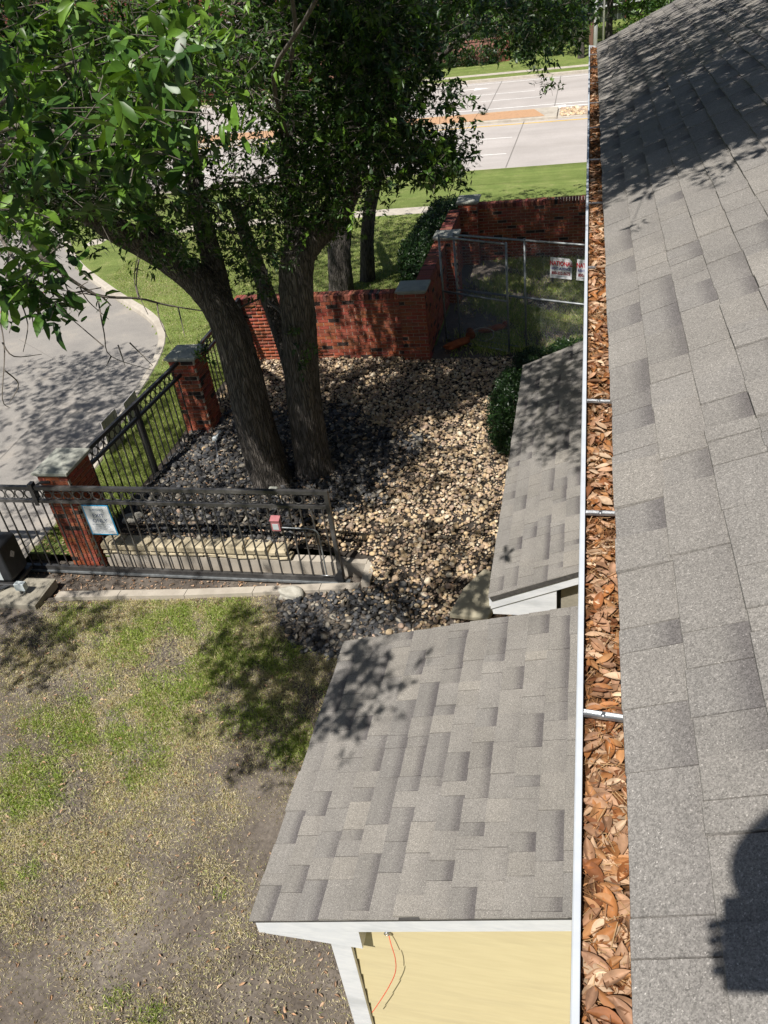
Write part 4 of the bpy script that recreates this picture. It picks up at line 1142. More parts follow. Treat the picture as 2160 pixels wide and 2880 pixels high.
V, F, T = stamp(stones(8, 0, .22, (.28, .5), 8), np.stack([sx_, sy_, sz_ + s_ * rng.uniform(.2, .8, n)], 1), rot_rand(n, .5), s_, T)
tag(new_obj('slate_chips', mesh_np('slate_chips', V, F, False, T), None, M['slate']), 'dark slate chips spread round the oak trunks', 'gravel', kind='stuff')
# cobbles on the median nose
n = 700; x = rng.uniform(-1.1, 3, n); t = rng.uniform(38.75, 40.45, n)
V, F, T = stamp(stones(4, 1, .1, (.5, .7), 31), np.stack([x, t - .05 * x, np.full(n, .07)], 1), rot_rand(n, .4), rng.uniform(.05, .1, n), TAN[rng.integers(0, 10, n)] * 1.2)
tag(new_obj('median_cobbles', mesh_np('median_cobbles', V, F, True, T), None, M['rock']), 'pale cobbles on the nose of the road median', 'gravel', kind='stuff')

# ---- grass
def ray_ground(px, py, z=0.0):
    v = dirs(np.array([px], float), np.array([py], float))[0]; t = (z - H) / v[2]; return v[0] * t, v[1] * t
GREEN = [(400, 1325, .5), (300, 1375, .45), (480, 1330, .45), (470, 1410, .5), (390, 1500, .55), (280, 1560, .5), (170, 1590, .5), (60, 1650, .5), (60, 1590, .4), (120, 1700, .3), (560, 1440, .4), (460, 1480, .5), (540, 1560, .35),
         (300, 1660, .3), (200, 1500, .3), (0, 1740, .4), (620, 1400, .3), (10, 1880, .35), (250, 2160, .13), (480, 1930, .08), (330, 2190, .14), (180, 1340, .4), (640, 1620, .3), (690, 1540, .3)]
GC = np.array([(*ray_ground(a, b_), r_) for a, b_, r_ in GREEN])
def green_w(x, y):
    wv = np.zeros(x.shape)
    for cx, cy, r_ in GC: wv = np.maximum(wv, np.exp(-((x - cx) ** 2 + (y - cy) ** 2) / (2 * (r_ * .8) ** 2)))
    return wv * (.25 + .75 * smooth((wob(x + 2, y - 1, 2.7) + .6 * wob(x, y, 6.5) + .75) / 1.1))
def bare_w(x, y):
    b_ = smooth((wob(x * 1.3 + 4, y * 1.3, 1.1) - .25) / .5) * .75
    for px, py, r_ in ((720, 2120, .75), (620, 2000, .4), (120, 1475, .22), (620, 1920, .35), (560, 1850, .3), (240, 2110, .3), (100, 2110, .45), (400, 1985, .35), (320, 2120, .35), (520, 2120, .4), (60, 1320, .5), (150, 1500, .25), (700, 1800, .3)):
        cx, cy = ray_ground(px, py); b_ = np.maximum(b_, np.exp(-((x - cx) ** 2 + (y - cy) ** 2) / (2 * r_ * r_)))
    return b_
def blades(x, y, z, h, wdt, lean, T, name, label, cat='grass'):
    n = len(x); a = rng.uniform(0, 2 * math.pi, n); l = np.abs(rng.normal(0, lean, n)) if lean else 0
    la = rng.uniform(0, 2 * math.pi, n)
    dx, dy = np.cos(a) * wdt, np.sin(a) * wdt
    b0 = np.stack([x - dx, y - dy, z], 1); b1 = np.stack([x + dx, y + dy, z], 1)
    hh = h * np.cos(np.clip(l, 0, 1.45)); rr = h * np.sin(np.clip(l, 0, 1.45))
    m0 = np.stack([x + np.cos(la) * rr * .4 + dx * .8, y + np.sin(la) * rr * .4 + dy * .8, z + hh * .62], 1)
    t = np.stack([x + np.cos(la) * rr, y + np.sin(la) * rr, z + hh * .95], 1)
    V = np.stack([b0, b1, m0, t], 1).reshape(-1, 3); i_ = np.arange(n) * 4
    F = np.stack([np.stack([i_, i_ + 1, i_ + 2], 1), np.stack([i_, i_ + 2, i_ + 3], 1)], 1).reshape(-1, 3)
    return tag(new_obj(name, mesh_np(name, V, F, False, np.repeat(T, 2, 0)), None, M['grassb']), label, cat, kind='stuff')
n = 700000
x = rng.uniform(-7.9, -.9, n); y = rng.uniform(1.6, 7.9, n)
gw, bw = green_w(x, y), bare_w(x, y)
clump = .5 + .5 * wob(x, y, 6.0)
dens = .045 + .95 * gw * (.5 + .5 * clump)
keep = (rng.random(n) < dens * (1 - .92 * bw * (1 - .5 * gw))) & (y < edge_y(x) - .1) & (y < np.where(x > -4.0, front_edge(x), 9))
x, y, gw = x[keep], y[keep], gw[keep]; n = len(x)
GCOL = np.array([(.29, .365, .085), (.22, .31, .065), (.38, .45, .13), (.49, .49, .22), (.62, .55, .34)])
pick = rng.random(n); ci = np.where(pick < .35 + .25 * gw, rng.integers(0, 3, n), np.where(pick < .85, 3, 4)); ci = np.where((gw < .25) & (rng.random(n) < .55), 4, ci); ci = np.where((gw > .35) & (rng.random(n) < .7), rng.integers(0, 3, n), ci)
blades(x, y, np.zeros(n), rng.uniform(.024, .072, n) * (.7 + .5 * gw), .0033, .9, GCOL[ci] * rng.uniform(.75, 1.25, n)[:, None], 'lawn_grass', 'patchy green grass of the worn lawn')
n = 680000
x = rng.uniform(-7.9, -.9, n); y = rng.uniform(1.6, 7.9, n)
bw = bare_w(x, y); cl2 = smooth((.6 * wob(x, y, 7.5) + .6 * wob(x + 9, y * 1.2, 2.6) + .75) / 1.4)
keep = (rng.random(n) < (.24 + .76 * cl2 ** 1.3) * (1 - .84 * bw) * (1 - .35 * green_w(x, y))) & (y < edge_y(x) - .08) & (y < np.where(x > -4.0, front_edge(x), 9))
x, y = x[keep], y[keep]; n = len(x)
STRAW = np.array([(.68, .60, .40), (.56, .47, .30), (.78, .70, .51), (.38, .30, .19), (.50, .50, .23)])
blades(x, y, rng.uniform(.002, .012, n), rng.uniform(.014, .046, n), .0028, 1.2, STRAW[rng.integers(0, 5, n)] * rng.uniform(.7, 1.15, n)[:, None], 'dry_grass', 'tan dry thatch between the green patches')
# side strip by the fence and the yard behind the chain-link
n = 60000
x = rng.uniform(-8.0, -6.3, n); y = rng.uniform(8.5, 14.3, n); k_ = (kerb_side(x, y) > .22) & (x < -6.6 + .04 * (y - 8)); x, y = x[k_], y[k_]; n = len(x)
blades(x, y, g_verge(x, y), rng.uniform(.03, .08, n), .003, .6, GCOL[rng.integers(0, 4, n)] * rng.uniform(.55, .95, n)[:, None], 'side_grass', 'long grass between the drive kerb and the iron fence')
n = 110000
x = rng.uniform(-13, -3.4, n); y = rng.uniform(11, 24.6, n); k_ = (kerb_side(x, y) > .25) & ~((x > -6.7) & (y < 14.65)); x, y = x[k_], y[k_]; n = len(x)
dryp = smooth((wob(x, y, .9) + .1) / .9); ci = np.where(rng.random(n) < .25 + .5 * dryp, rng.integers(3, 5, n), rng.integers(0, 4, n))
blades(x, y, g_verge(x, y), rng.uniform(.03, .07, n), .006, .8, GCOL[ci] * rng.uniform(.55, .95, n)[:, None], 'verge_grass', 'mown grass between the drive and the brick wall')
n = 60000
x = rng.uniform(-2.7, .9, n); y = rng.uniform(14.4, 19.9, n); k_ = (wob(x, y, 1.7) + .35 * (x + 1.2) > rng.normal(.0, .35, n)); x, y = x[k_], y[k_]; n = len(x)
blades(x, y, .26 + 0 * x, rng.uniform(.05, .15, n), .005, .6, GCOL[rng.integers(0, 5, n)] * rng.uniform(.7, 1.2, n)[:, None], 'yard_grass', 'ragged grass in the shaded yard behind the chain-link')
# crumbs of earth and grit on the bare patches
n = 30000
x = rng.uniform(-7.9, -1.0, n); y = rng.uniform(1.6, 7.7, n); k_ = (rng.random(n) < .12 + .5 * bare_w(x, y)) & (y < edge_y(x) - .1); x, y = x[k_], y[k_]; n = len(x)
T = np.array([(.11, .09, .075), (.16, .135, .11), (.075, .06, .05), (.30, .27, .23)])[rng.choice(4, n, p=[.45, .3, .2, .05])]
V, F, T = stamp(stones(5, 0, .2, (.5, .8), 17), np.stack([x, y, np.full(n, .004)], 1), rot_rand(n, .6), np.clip(rng.gamma(2.5, .0022, n), .002, .02), T)
tag(new_obj('soil_crumbs', mesh_np('soil_crumbs', V, F, False, T), None, M['rock']), 'crumbs of dark earth on the bare lawn patches', 'soil', kind='stuff')
# leaves on the lawn, in the channel and among the stones
n = 1700
x = rng.uniform(-7.8, -1.2, n); y = rng.uniform(1.7, 7.6, n); k_ = (y < edge_y(x)); x, y = x[k_], y[k_]; z = np.full(len(x), .014)
x2 = rng.uniform(-8, -2.9, 700); y2 = rng.uniform(7.5, 8.15, 700); k_ = y2 > edge_y(x2) + .09; x2, y2 = x2[k_], y2[k_]
x3 = rng.uniform(-6.6, -3.4, 420); y3 = rng.uniform(8.45, 12.6, 420)
x4 = rng.uniform(-7.9, -6.7, 260); y4 = rng.uniform(8.2, 9.4, 260)
x5 = rng.uniform(-2.6, .6, 500); y5 = rng.uniform(14.5, 18.5, 500)
x6 = rng.uniform(-3, -.7, 130); y6 = rng.uniform(7, 14, 130)
X = np.concatenate([x, x2, x3, x4, x5, x6]); Y = np.concatenate([y, y2, y3, y4, y5, y6])
Z = np.concatenate([z, np.full(len(x2), -.055), g_bed(x3, y3) + .05, np.full(260, .15), np.full(500, .29), g_bed(x6, y6) + .06]); n = len(X)
V, F, T = stamp(DRY[:6], np.stack([X, Y, Z], 1), rot_rand(n, .3), rng.uniform(.022, .058, n), (DRYCOL * .6 + .4 * np.array((.55, .44, .33)))[rng.integers(0, 9, n)] * rng.uniform(.7, 1.2, n)[:, None])
tag(new_obj('leaf_litter', mesh_np('leaf_litter', V, F, True, T), None, M['dry_far']), 'scattered brown leaves on the lawn and among the stones', 'leaf litter', kind='stuff')

# ================================================================== TREES
def leaf_shape(fold, droop, wdt):
    """a stiff oval leaf 1 long along +x, stalk at the origin: 8 triangles"""
    V = [(0, 0, 0), (.25, wdt * .36, fold * .36), (.25, 0, .0), (.25, -wdt * .36, fold * .36), (.62, wdt * .46, fold * .46 - droop * .3), (.62, 0, -droop * .3), (.62, -wdt * .46, fold * .46 - droop * .3), (.88, wdt * .26, fold * .2 - droop * .7), (.88, -wdt * .26, fold * .2 - droop * .7), (1, 0, -droop)]
    F = [(0, 2, 1), (0, 3, 2), (1, 2, 5), (1, 5, 4), (2, 3, 6), (2, 6, 5), (4, 5, 7), (5, 8, 7), (5, 6, 8), (7, 8, 9)]
    return np.array(V, float), np.array(F)
def leaf_cheap(fold, droop, wdt):
    V = [(0, 0, 0), (.45, wdt * .5, fold * .5 - droop * .2), (.5, 0, -droop * .2), (.45, -wdt * .5, fold * .5 - droop * .2), (1, 0, -droop)]
    return np.array(V, float), np.array([(0, 2, 1), (0, 3, 2), (1, 2, 4), (2, 3, 4)])
LEAF_A = [leaf_shape(.12, .12, .42), leaf_shape(.2, .25, .38), leaf_shape(.05, .05, .45)]
LEAF_B = [leaf_cheap(.15, .15, .42), leaf_cheap(.25, .25, .36), leaf_cheap(.05, .05, .46)]
def frame_from(dirv, up):
    """matrices whose x column is dirv, z as near up as possible"""
    x = dirv / np.linalg.norm(dirv, axis=1)[:, None]
    z = up - (up * x).sum(1)[:, None] * x; z = z / (np.linalg.norm(z, axis=1)[:, None] + 1e-9)
    yv = np.cross(z, x)
    return np.stack([x, yv, z], -1)
LCOL = np.array([(.030, .070, .010), (.021, .053, .009), (.042, .092, .011), (.025, .061, .012), (.062, .122, .013), (.034, .077, .009)])
def sprays(C, leaf, size, per, spread, young=0.1, out=None):
    """whorls of leaves at twig tips C; returns V,F,T"""
    n = len(C)
    ax = rng.normal(size=(n, 3)) * .6 + np.array((0, 0, .35)); ax /= np.linalg.norm(ax, axis=1)[:, None]
    idx = np.repeat(np.arange(n), per); m = len(idx)
    a = rng.normal(size=(m, 3)); A = ax[idx]
    perp = a - (a * A).sum(1)[:, None] * A; perp /= np.linalg.norm(perp, axis=1)[:, None]
    d = perp + A * rng.uniform(-.25, .7, m)[:, None] + np.array((0, 0, -.25)); 
    P = C[idx] - A * rng.uniform(0, spread, m)[:, None] + perp * .006
    up = A + np.array((0, 0, .8)) + rng.normal(0, .35, (m, 3))
    Rm = frame_from(d, up)
    s_ = (size * rng.uniform(.5, 1.2, m))[:, None] * np.stack([np.ones(m), rng.uniform(.7, 1.25, m), rng.uniform(.2, 2.2, m)], 1)
    tc = LCOL[rng.integers(0, 6, n)][idx] * rng.uniform(.75, 1.25, m)[:, None] * (1.35 if leaf is LEAF_A else 1.0)  # nearest leaves tinted brighter to look sunlit
    yg = (rng.random(n) < (.3 if leaf is LEAF_A else young))[idx]; tc[yg] = np.array((.13, .235, .03)) * rng.uniform(.7, 1.2, yg.sum())[:, None]  # yellow-green young leaves, more of them near to add to the sunlit look
    return stamp(leaf, P, Rm, s_, tc)
def sticks(segs, r0, r1):
    """thin twigs: list of (a,b); three-sided"""
    V = []; F = []
    for a, b_ in segs:
        a, b_ = np.array(a), np.array(b_); t = b_ - a; t = t / (np.linalg.norm(t) + 1e-9)
        u_ = np.cross(t, (0.3, .5, .8)); u_ /= np.linalg.norm(u_); w_ = np.cross(t, u_); n0 = len(V)
        for p_, r_ in ((a, r0), (b_, r1)):
            for k in range(3): V.append(p_ + r_ * (u_ * math.cos(2.094 * k) + w_ * math.sin(2.094 * k)))
        F += [(n0, n0 + 1, n0 + 4, n0 + 3), (n0 + 1, n0 + 2, n0 + 5, n0 + 4), (n0 + 2, n0, n0 + 3, n0 + 5)]
    return np.array(V), np.array(F)
def in_poly(px, py, poly):
    c_ = np.zeros(px.shape, bool); n = len(poly)
    for i in range(n):
        x0, y0 = poly[i]; x1, y1 = poly[(i + 1) % n]
        k = ((y0 > py) != (y1 > py)) & (px < (x1 - x0) * (py - y0) / (y1 - y0 + 1e-12) + x0); c_ ^= k
    return c_
def bough(poly, d0, d1, n, clump=.22, per_clump=7):
    """twig tips clustered in boughs that fill the region seen in poly between d0 and d1 metres away"""
    P = np.array(poly, float); k = max(1, n // per_clump)
    xs, ys = [], []
    while len(xs) < k:
        x = rng.uniform(P[:, 0].min(), P[:, 0].max(), 400); y = rng.uniform(P[:, 1].min(), P[:, 1].max(), 400); m = in_poly(x, y, poly); xs += list(x[m]); ys += list(y[m])
    xs, ys = np.array(xs[:k]), np.array(ys[:k])
    c0 = np.array((0, 0, H)) + dirs(xs, ys) * rng.uniform(d0, d1, k)[:, None]
    C = np.repeat(c0, per_clump, 0) + rng.normal(0, clump, (k * per_clump, 3)) * np.array((1, 1, .7))
    return C, c0
LDn = np.array(LD)
def overhead(poly, surf, n, z0, z1, clump=.28, per_clump=9):
    """unseen boughs added between the sun and the surface points, to cast shade there"""
    P = np.array(poly, float); k = max(1, n // per_clump); xs, ys = [], []
    while len(xs) < k:
        x = rng.uniform(P[:, 0].min(), P[:, 0].max(), 400); y = rng.uniform(P[:, 1].min(), P[:, 1].max(), 400); m = in_poly(x, y, poly); xs += list(x[m]); ys += list(y[m])
    D_ = dirs(np.array(xs[:k]), np.array(ys[:k])); nv, p0 = np.array(surf[0], float), np.array(surf[1], float)
    o_ = np.array((0, 0, H)); t = ((p0 - o_) @ nv) / (D_ @ nv); S_ = o_ + D_ * t[:, None]
    zt = rng.uniform(z0, z1, k); c0 = S_ + LDn * ((zt - S_[:, 2]) / LDn[2])[:, None]
    C = np.repeat(c0, per_clump, 0) + rng.normal(0, clump, (k * per_clump, 3))
    return C, c0
def trunk_mesh(mb, pts, rad, n=34, rough=.075, sub=9):
    P = spline(pts, sub)
    rr = np.interp(np.linspace(0, 1, len(P)), np.linspace(0, 1, len(rad)), rad)
    n0 = len(mb.v)
    mb.tube(P, list(rr), n, cap=True)
    ph = [random.uniform(0, 6.28) for _ in range(6)]
    cen = P
    for i in range(len(P)):
        for k in range(n):
            j = n0 + i * n + k; a = 2 * math.pi * k / n
            d = (.5 + 1.1 * math.exp(-i / 4)) * math.sin(3 * a + ph[0] + .25 * i) + .35 * math.sin(5 * a + ph[1] - .2 * i) + .45 * math.sin(11 * a + ph[2] + .07 * i) + random.uniform(-.35, .35)
            v_ = Vector(mb.v[j]); c_ = cen[i]; mb.v[j] = tuple(c_ + (v_ - c_) * (1 + rough * d))
def limb(mb, a, b_, r0, r1, sag=.15, n=8):
    a, b_ = Vector(a), Vector(b_); k = 6; P = []
    for i in range(k + 1):
        t = i / k; q = a.lerp(b_, t); q.z += sag * math.sin(math.pi * t) * (b_ - a).length; q += Vector((random.uniform(-1, 1), random.uniform(-1, 1), random.uniform(-1, 1))) * .035 * (b_ - a).length * math.sin(math.pi * t)
        P.append(q)
    P = spline(P, 3)
    mb.tube(P, [r0 + (r1 - r0) * i / (len(P) - 1) for i in range(len(P))], n, jit=.06)
def tree(name, label, base, trunk, forks, clumps, group='oak trees', leaf=None, size=.1, per=8, young=.1, limb_every=22, limb_from=None, twig_len=.22, twigs=True):
    """trunk: (points, radii); forks: more of them; clumps: (C, c0) lists from bough / overhead"""
    o = tag(empty(name, base), label, 'tree', group); l = Vector(base)
    mb = MB(); trunk_mesh(mb, [Vector(p_) - l for p_ in trunk[0]], trunk[1])
    mb.build('trunk', M['bark'], o)
    for pts_, rad_ in forks:
        mb = MB(); trunk_mesh(mb, [Vector(p_) - l for p_ in pts_], rad_, 16); mb.build('limb', M['bark'], o)
    Vs, Fs, Ts, off = [], [], [], 0
    segs = []
    ends = limb_from or [trunk[0][-1]] + [f_[0][-1] for f_ in forks] + [f_[0][len(f_[0]) // 2] for f_ in forks]
    ends = [Vector(e_) for e_ in ends]
    bm_ = MB(); cnt = 0
    for C, c0, sz, lf_, pr in clumps:
        if len(c0) == 0: continue
        V, F, T = sprays(C, lf_, sz, pr, .12 * sz / .1, young)
        Vs.append(V); Fs.append(F + off); Ts.append(T); off += len(V)
        pc = len(C) // len(c0)
        if twigs:
            for i in range(len(C)):
                segs.append((C[i], c0[i // pc] * .6 + C[i] * .4))
                if i % pc == 0: segs.append((c0[i // pc], c0[i // pc] + rng.normal(0, .12, 3) + np.array((0, 0, -.05))))
        for i in range(0, len(c0) if limb_every else 0, limb_every or 1):
            q = Vector(c0[i]); e_ = min(ends, key=lambda t_: (t_ - q).length)
            limb(bm_, e_ - l, q - l, min(.032, .010 + .006 * (e_ - q).length), .006, .06, 6); cnt += 1
    V = np.concatenate(Vs) - np.array(l)
    cr = new_obj('crown', mesh_np('crown', V, np.concatenate(Fs), True, np.concatenate(Ts)), o, M['leaf']); cr['kind'] = 'stuff'
    if cnt: bm_.build('branches', M['twig'], o)['kind'] = 'stuff'
    if segs:
        V, F = sticks(segs, .0022, .0035); t_ = new_obj('twigs', mesh_np('twigs', V - np.array(l), F), o, M['twig']); t_['kind'] = 'stuff'
    return o

def shade_over(x0, x1, y0, y1, z, n, z0, z1, clump=.3, per_clump=9):
    """unseen boughs added high up, offset towards the sun, to shade a patch of ground"""
    k = max(1, n // per_clump)
    S_ = np.stack([rng.uniform(x0, x1, k), rng.uniform(y0, y1, k), np.full(k, z)], 1); zt = rng.uniform(z0, z1, k)
    c0 = S_ + LDn * ((zt - z) / LDn[2])[:, None]
    return np.repeat(c0, per_clump, 0) + rng.normal(0, clump, (k * per_clump, 3)), c0
Z0 = ((0, 0, 1), (0, 0, .1))
ROOFP = ((-math.sin(R(22.6)), 0, math.cos(R(22.6))), (.104, 0, EZ))
def cl(t, size=.1, leaf=None, per=8): return (t[0], t[1], size, leaf or LEAF_B, per)
near = [cl(bough([(0, 0), (430, 0), (520, 60), (500, 180), (420, 250), (330, 330), (300, 420), (180, 450), (0, 540)], 3.9, 6.2, 250, .13, 5), .105, LEAF_A, 9),
        cl(bough([(150, 230), (300, 200), (310, 330), (230, 360), (150, 300)], 3.6, 4.1, 30, .12, 4), .115, LEAF_A, 9),
        cl(bough([(340, 20), (430, 20), (450, 150), (350, 130)], 3.9, 4.5, 18, .12, 4), .115, LEAF_A, 9),
        cl(bough([(0, 590), (90, 560), (235, 600), (225, 650), (150, 700), (30, 690)], 4.2, 4.8, 30, .06, 3), .115, LEAF_A, 7)]
mid = [cl(bough([(400, 290), (540, 300), (600, 430), (590, 560), (520, 560), (440, 470)], 10.2, 11.1, 420, .17, 7), .085),
       cl(bough([(600, 370), (790, 370), (770, 460), (700, 510), (640, 510)], 10.4, 11.0, 230, .15, 7), .085),
       cl(bough([(0, 0), (560, 0), (560, 230), (420, 300), (330, 420), (150, 480), (0, 500)], 7.2, 9.2, 800, .22, 9)),
       cl(bough([(0, 0), (600, 0), (600, 220), (560, 300), (460, 290), (400, 310), (360, 400), (300, 450), (150, 500), (0, 520)], 9.2, 12.8, 3000, .24, 12), .105),
       cl(bough([(250, 420), (400, 410), (470, 480), (440, 560), (380, 610), (320, 560), (270, 500)], 9.0, 10.6, 190, .18, 6)),
       cl(bough([(480, 380), (560, 370), (620, 420), (625, 560), (590, 640), (520, 600), (460, 470)], 11.2, 12.4, 420, .16, 6), .085)]
ctr = [cl(bough([(610, 0), (860, 0), (880, 300), (770, 400), (700, 430), (630, 420), (600, 250)], 10.4, 11.3, 1250, .2, 9)),
       cl(bough([(560, 0), (930, 0), (940, 150), (910, 210), (880, 280), (1000, 300), (1000, 370), (870, 385), (770, 430), (700, 460), (610, 430), (590, 330), (600, 240), (570, 150)], 11.2, 14.8, 3000, .24, 12), .11),
       cl(bough([(920, 170), (1030, 185), (1035, 215), (1010, 250), (940, 235)], 10.5, 12, 30, .09, 3)),
       cl(bough([(900, 290), (960, 300), (1000, 385), (1020, 380), (985, 400), (920, 385)], 10.5, 12, 130, .10, 5)),
       cl(bough([(610, 690), (680, 700), (690, 780), (640, 800)], 11.2, 11.5, 26, .07, 4), .07),
       cl(bough([(650, 430), (720, 440), (730, 520), (690, 560), (660, 520)], 11.4, 12.6, 90, .12, 5), .08),
       cl(bough([(380, 745), (440, 740), (450, 775), (400, 785)], 12.3, 12.7, 14, .07, 3), .1)]
top = [cl(bough([(150, -420), (1000, -420), (1000, -10), (150, -10)], 11.0, 14.0, 900, .22, 9))]  # unseen boughs above the frame, added to shade the crown
def above(t, frac, lo, hi):
    """unseen boughs added up-sun of boughs t to shade them, kept only outside the picture"""
    c0 = t[1]; pc = len(t[0]) // len(c0)
    c0 = c0[rng.random(len(c0)) < frac]; c0 = c0 - LDn * rng.uniform(lo, hi, len(c0))[:, None] + rng.normal(0, .15, (len(c0), 3))
    v = c0 - np.array((0, 0, H)); zf = v @ np.array(_f); px = 1080 + FPX * (v @ np.array(CR)) / zf; py = 1440 - FPX * (v @ np.array(CU)) / zf
    c0 = c0[(py < -60) | (px < -60) | (zf < .3)]
    return np.repeat(c0, pc, 0) + rng.normal(0, .25, (len(c0) * pc, 3)), c0
top += [cl(above(mid[2], .7, 1.5, 4.0), .12), cl(above(mid[3], .7, 1.3, 4.0), .12), cl(above(ctr[0], .6, 1.3, 4.5), .12), cl(above(ctr[1], .6, 1.3, 4.5), .12), cl(above(near[3], 1.0, .9, 1.6), .12), cl(above(near[3], 1.0, 1.2, 2.0), .12)]
# unseen boughs added to cast the shade on lawn, stones and roofs
sh = [cl(overhead([(840, 800), (1050, 810), (1050, 890), (900, 900), (830, 950), (700, 1000), (700, 880)], Z0, 110, 7.4, 9.0, .22)), cl(overhead([(760, 1160), (1060, 1130), (1040, 1320), (760, 1340)], Z0, 150, 7.3, 8.6, .16)), cl(overhead([(830, 900), (1060, 900), (1060, 1150), (760, 1150), (720, 1080)], Z0, 70, 7.3, 8.6, .15, 6)),
      cl(overhead([(600, 1300), (745, 1385), (700, 1510), (645, 1630), (580, 1600)], Z0, 300, 5.0, 6.3, .2)),
      cl(overhead([(0, 1290), (250, 1295), (245, 1345), (140, 1420), (60, 1460), (0, 1480)], Z0, 260, 4.6, 6.2)),
      cl(overhead([(455, 1340), (560, 1290), (740, 1390), (700, 1500), (640, 1630), (530, 1610), (455, 1560), (480, 1450)], Z0, 480, 4.9, 6.2, .22)),
      cl(overhead([(230, 1170), (350, 960), (560, 920), (690, 850), (830, 900), (760, 1010), (640, 1180)], Z0, 700, 7.2, 9.0, .35)),
      cl(overhead([(0, 790), (200, 760), (340, 770), (240, 960), (130, 1000), (0, 1020)], Z0, 1000, 6.4, 8.0)), cl(overhead([(90, 770), (330, 750), (300, 850), (200, 960), (60, 980)], Z0, 450, 6.2, 7.4, .22)),
      cl(overhead([(0, 1080), (240, 1000), (330, 860), (420, 830), (400, 1000), (230, 1250), (0, 1260)], Z0, 480, 6.4, 8.5)),
      cl(overhead([(700, 1560), (748, 1385), (895, 1372), (830, 1430), (770, 1540)], ((-math.sin(R(15.3)), 0, math.cos(R(15.3))), (-1.594, 3, 2.9)), 90, 6.7, 7.4, .2))]
sh2 = [cl(overhead([(1290, 120), (1480, 0), (1659, 0), (1659, 270), (1560, 320), (1420, 360), (1300, 430)], ROOFP, 3000, 7.7, 9.6, .28)),
       cl(overhead([(1130, 795), (1258, 730), (1250, 990), (1180, 1000), (1095, 985)], ((-math.sin(R(23.5)), 0, math.cos(R(23.5))), (-.725, 6, 2.3)), 560, 7.4, 8.6)),
       cl(shade_over(-3.2, 1.0, 14.9, 20.4, .8, 2000, 7.8, 10.5, .3), .14), cl(shade_over(-2.7, 1.0, 19.3, 20.5, 1.0, 800, 8, 10.5, .3), .14), cl(shade_over(-1.7, -.4, 10.4, 13.2, .8, 330, 7.6, 9.0, .25)), cl(shade_over(-8.0, -3.4, 15.2, 22.8, .2, 1500, 8.5, 11.5, .35), .14)]
ROCKS = [tuple(ray_ground(a, b_, .25)) for a, b_ in ((540, 790), (1060, 785), (1065, 1000), (1040, 1260), (730, 1260), (710, 1090), (850, 930), (690, 870))]
def sunlit(t, keep_rock, keep_wall):
    """drop some boughs whose shade would land on the sunlit stones and the front wall"""
    C, c0 = t[0], t[1]; pc = len(C) // len(c0); S_ = c0 + LDn * ((.25 - c0[:, 2]) / LDn[2])[:, None]
    u = rng.random(len(c0)); rk = in_poly(S_[:, 0], S_[:, 1], ROCKS); wl = (S_[:, 0] > -5.6) & (S_[:, 0] < -2.6) & (S_[:, 1] > 13.9) & (S_[:, 1] < 15.4)
    S2 = c0 + LDn * ((2.5 - c0[:, 2]) / LDn[2])[:, None]; sr = (S2[:, 0] > -1.0) & (S2[:, 0] < .4) & (S2[:, 1] > 4.9) & (S2[:, 1] < 7.5)
    k = ~((rk & (u > keep_rock)) | (wl & (u > keep_wall)) | (sr & (u > .12)))
    return (C[np.repeat(k, pc)], c0[k]) + tuple(t[2:])
near = [sunlit(t, .8, 1) for t in near]
mid = [sunlit(t, .72, .7) for t in mid]
ctr = [sunlit(t, .6, .6) for t in ctr]
top = [sunlit(t, .0, .12) for t in top]
sh = [sunlit(t, .75, .4) for t in sh]; sh2 = [sunlit(t, .0, .2) for t in sh2]
tree('oak_tree', 'unseen oak behind the viewpoint whose boughs shade the roof and lawn', (-12.0, -1.0, 0),  # unseen tree that carries the shade-casting boughs over roof and lawn
     ([(-12, -1, 0), (-12, -1, 1.5), (-11.9, -1, 3.5), (-11.7, -1, 5.2), (-11.3, -1, 6.8)], [.5, .4, .36, .32, .26]),
     [([(-11.3, -1, 6.8), (-10.4, -1.2, 7.8), (-9.6, -1.4, 8.6)], [.2, .15, .09]), ([(-11.7, -1, 5.2), (-10.8, -.2, 6.4), (-9.9, .4, 7.0)], [.18, .13, .08])],
     sh[2:6] + [sh[-1], sh2[0]], limb_every=0)
sh = sh[:2] + sh[6:-1]; sh2 = sh2[1:]
tree('oak_tree', 'leaning oak with furrowed bark, its trunk tilting towards the driveway', (-4.62, 9.95, .3),
     ([(-4.60, 9.98, .05), (-4.62, 9.95, .45), (-4.66, 9.9, 1.4), (-4.66, 9.9, 2.3), (-4.72, 9.88, 3.0), (-4.95, 9.8, 3.55), (-5.3, 9.6, 4.05), (-5.75, 9.2, 4.6), (-6.1, 8.6, 5.5)], [.45, .31, .275, .255, .235, .205, .18, .15, .12]),
     [([(-4.95, 9.8, 3.5), (-5.5, 9.9, 4.4), (-6.4, 10.2, 5.3), (-7.2, 10.4, 6.2)], [.15, .13, .10, .06]),
      ([(-4.72, 9.88, 3.0), (-4.85, 10.15, 3.7), (-5.0, 10.5, 4.5), (-4.9, 10.6, 5.6)], [.17, .15, .12, .08]),
      ([(-5.75, 9.2, 4.6), (-5.4, 7.5, 5.3), (-4.6, 5.5, 5.7), (-3.6, 4.2, 6.1)], [.12, .10, .07, .04])],
     near + mid + top + sh, size=.1)
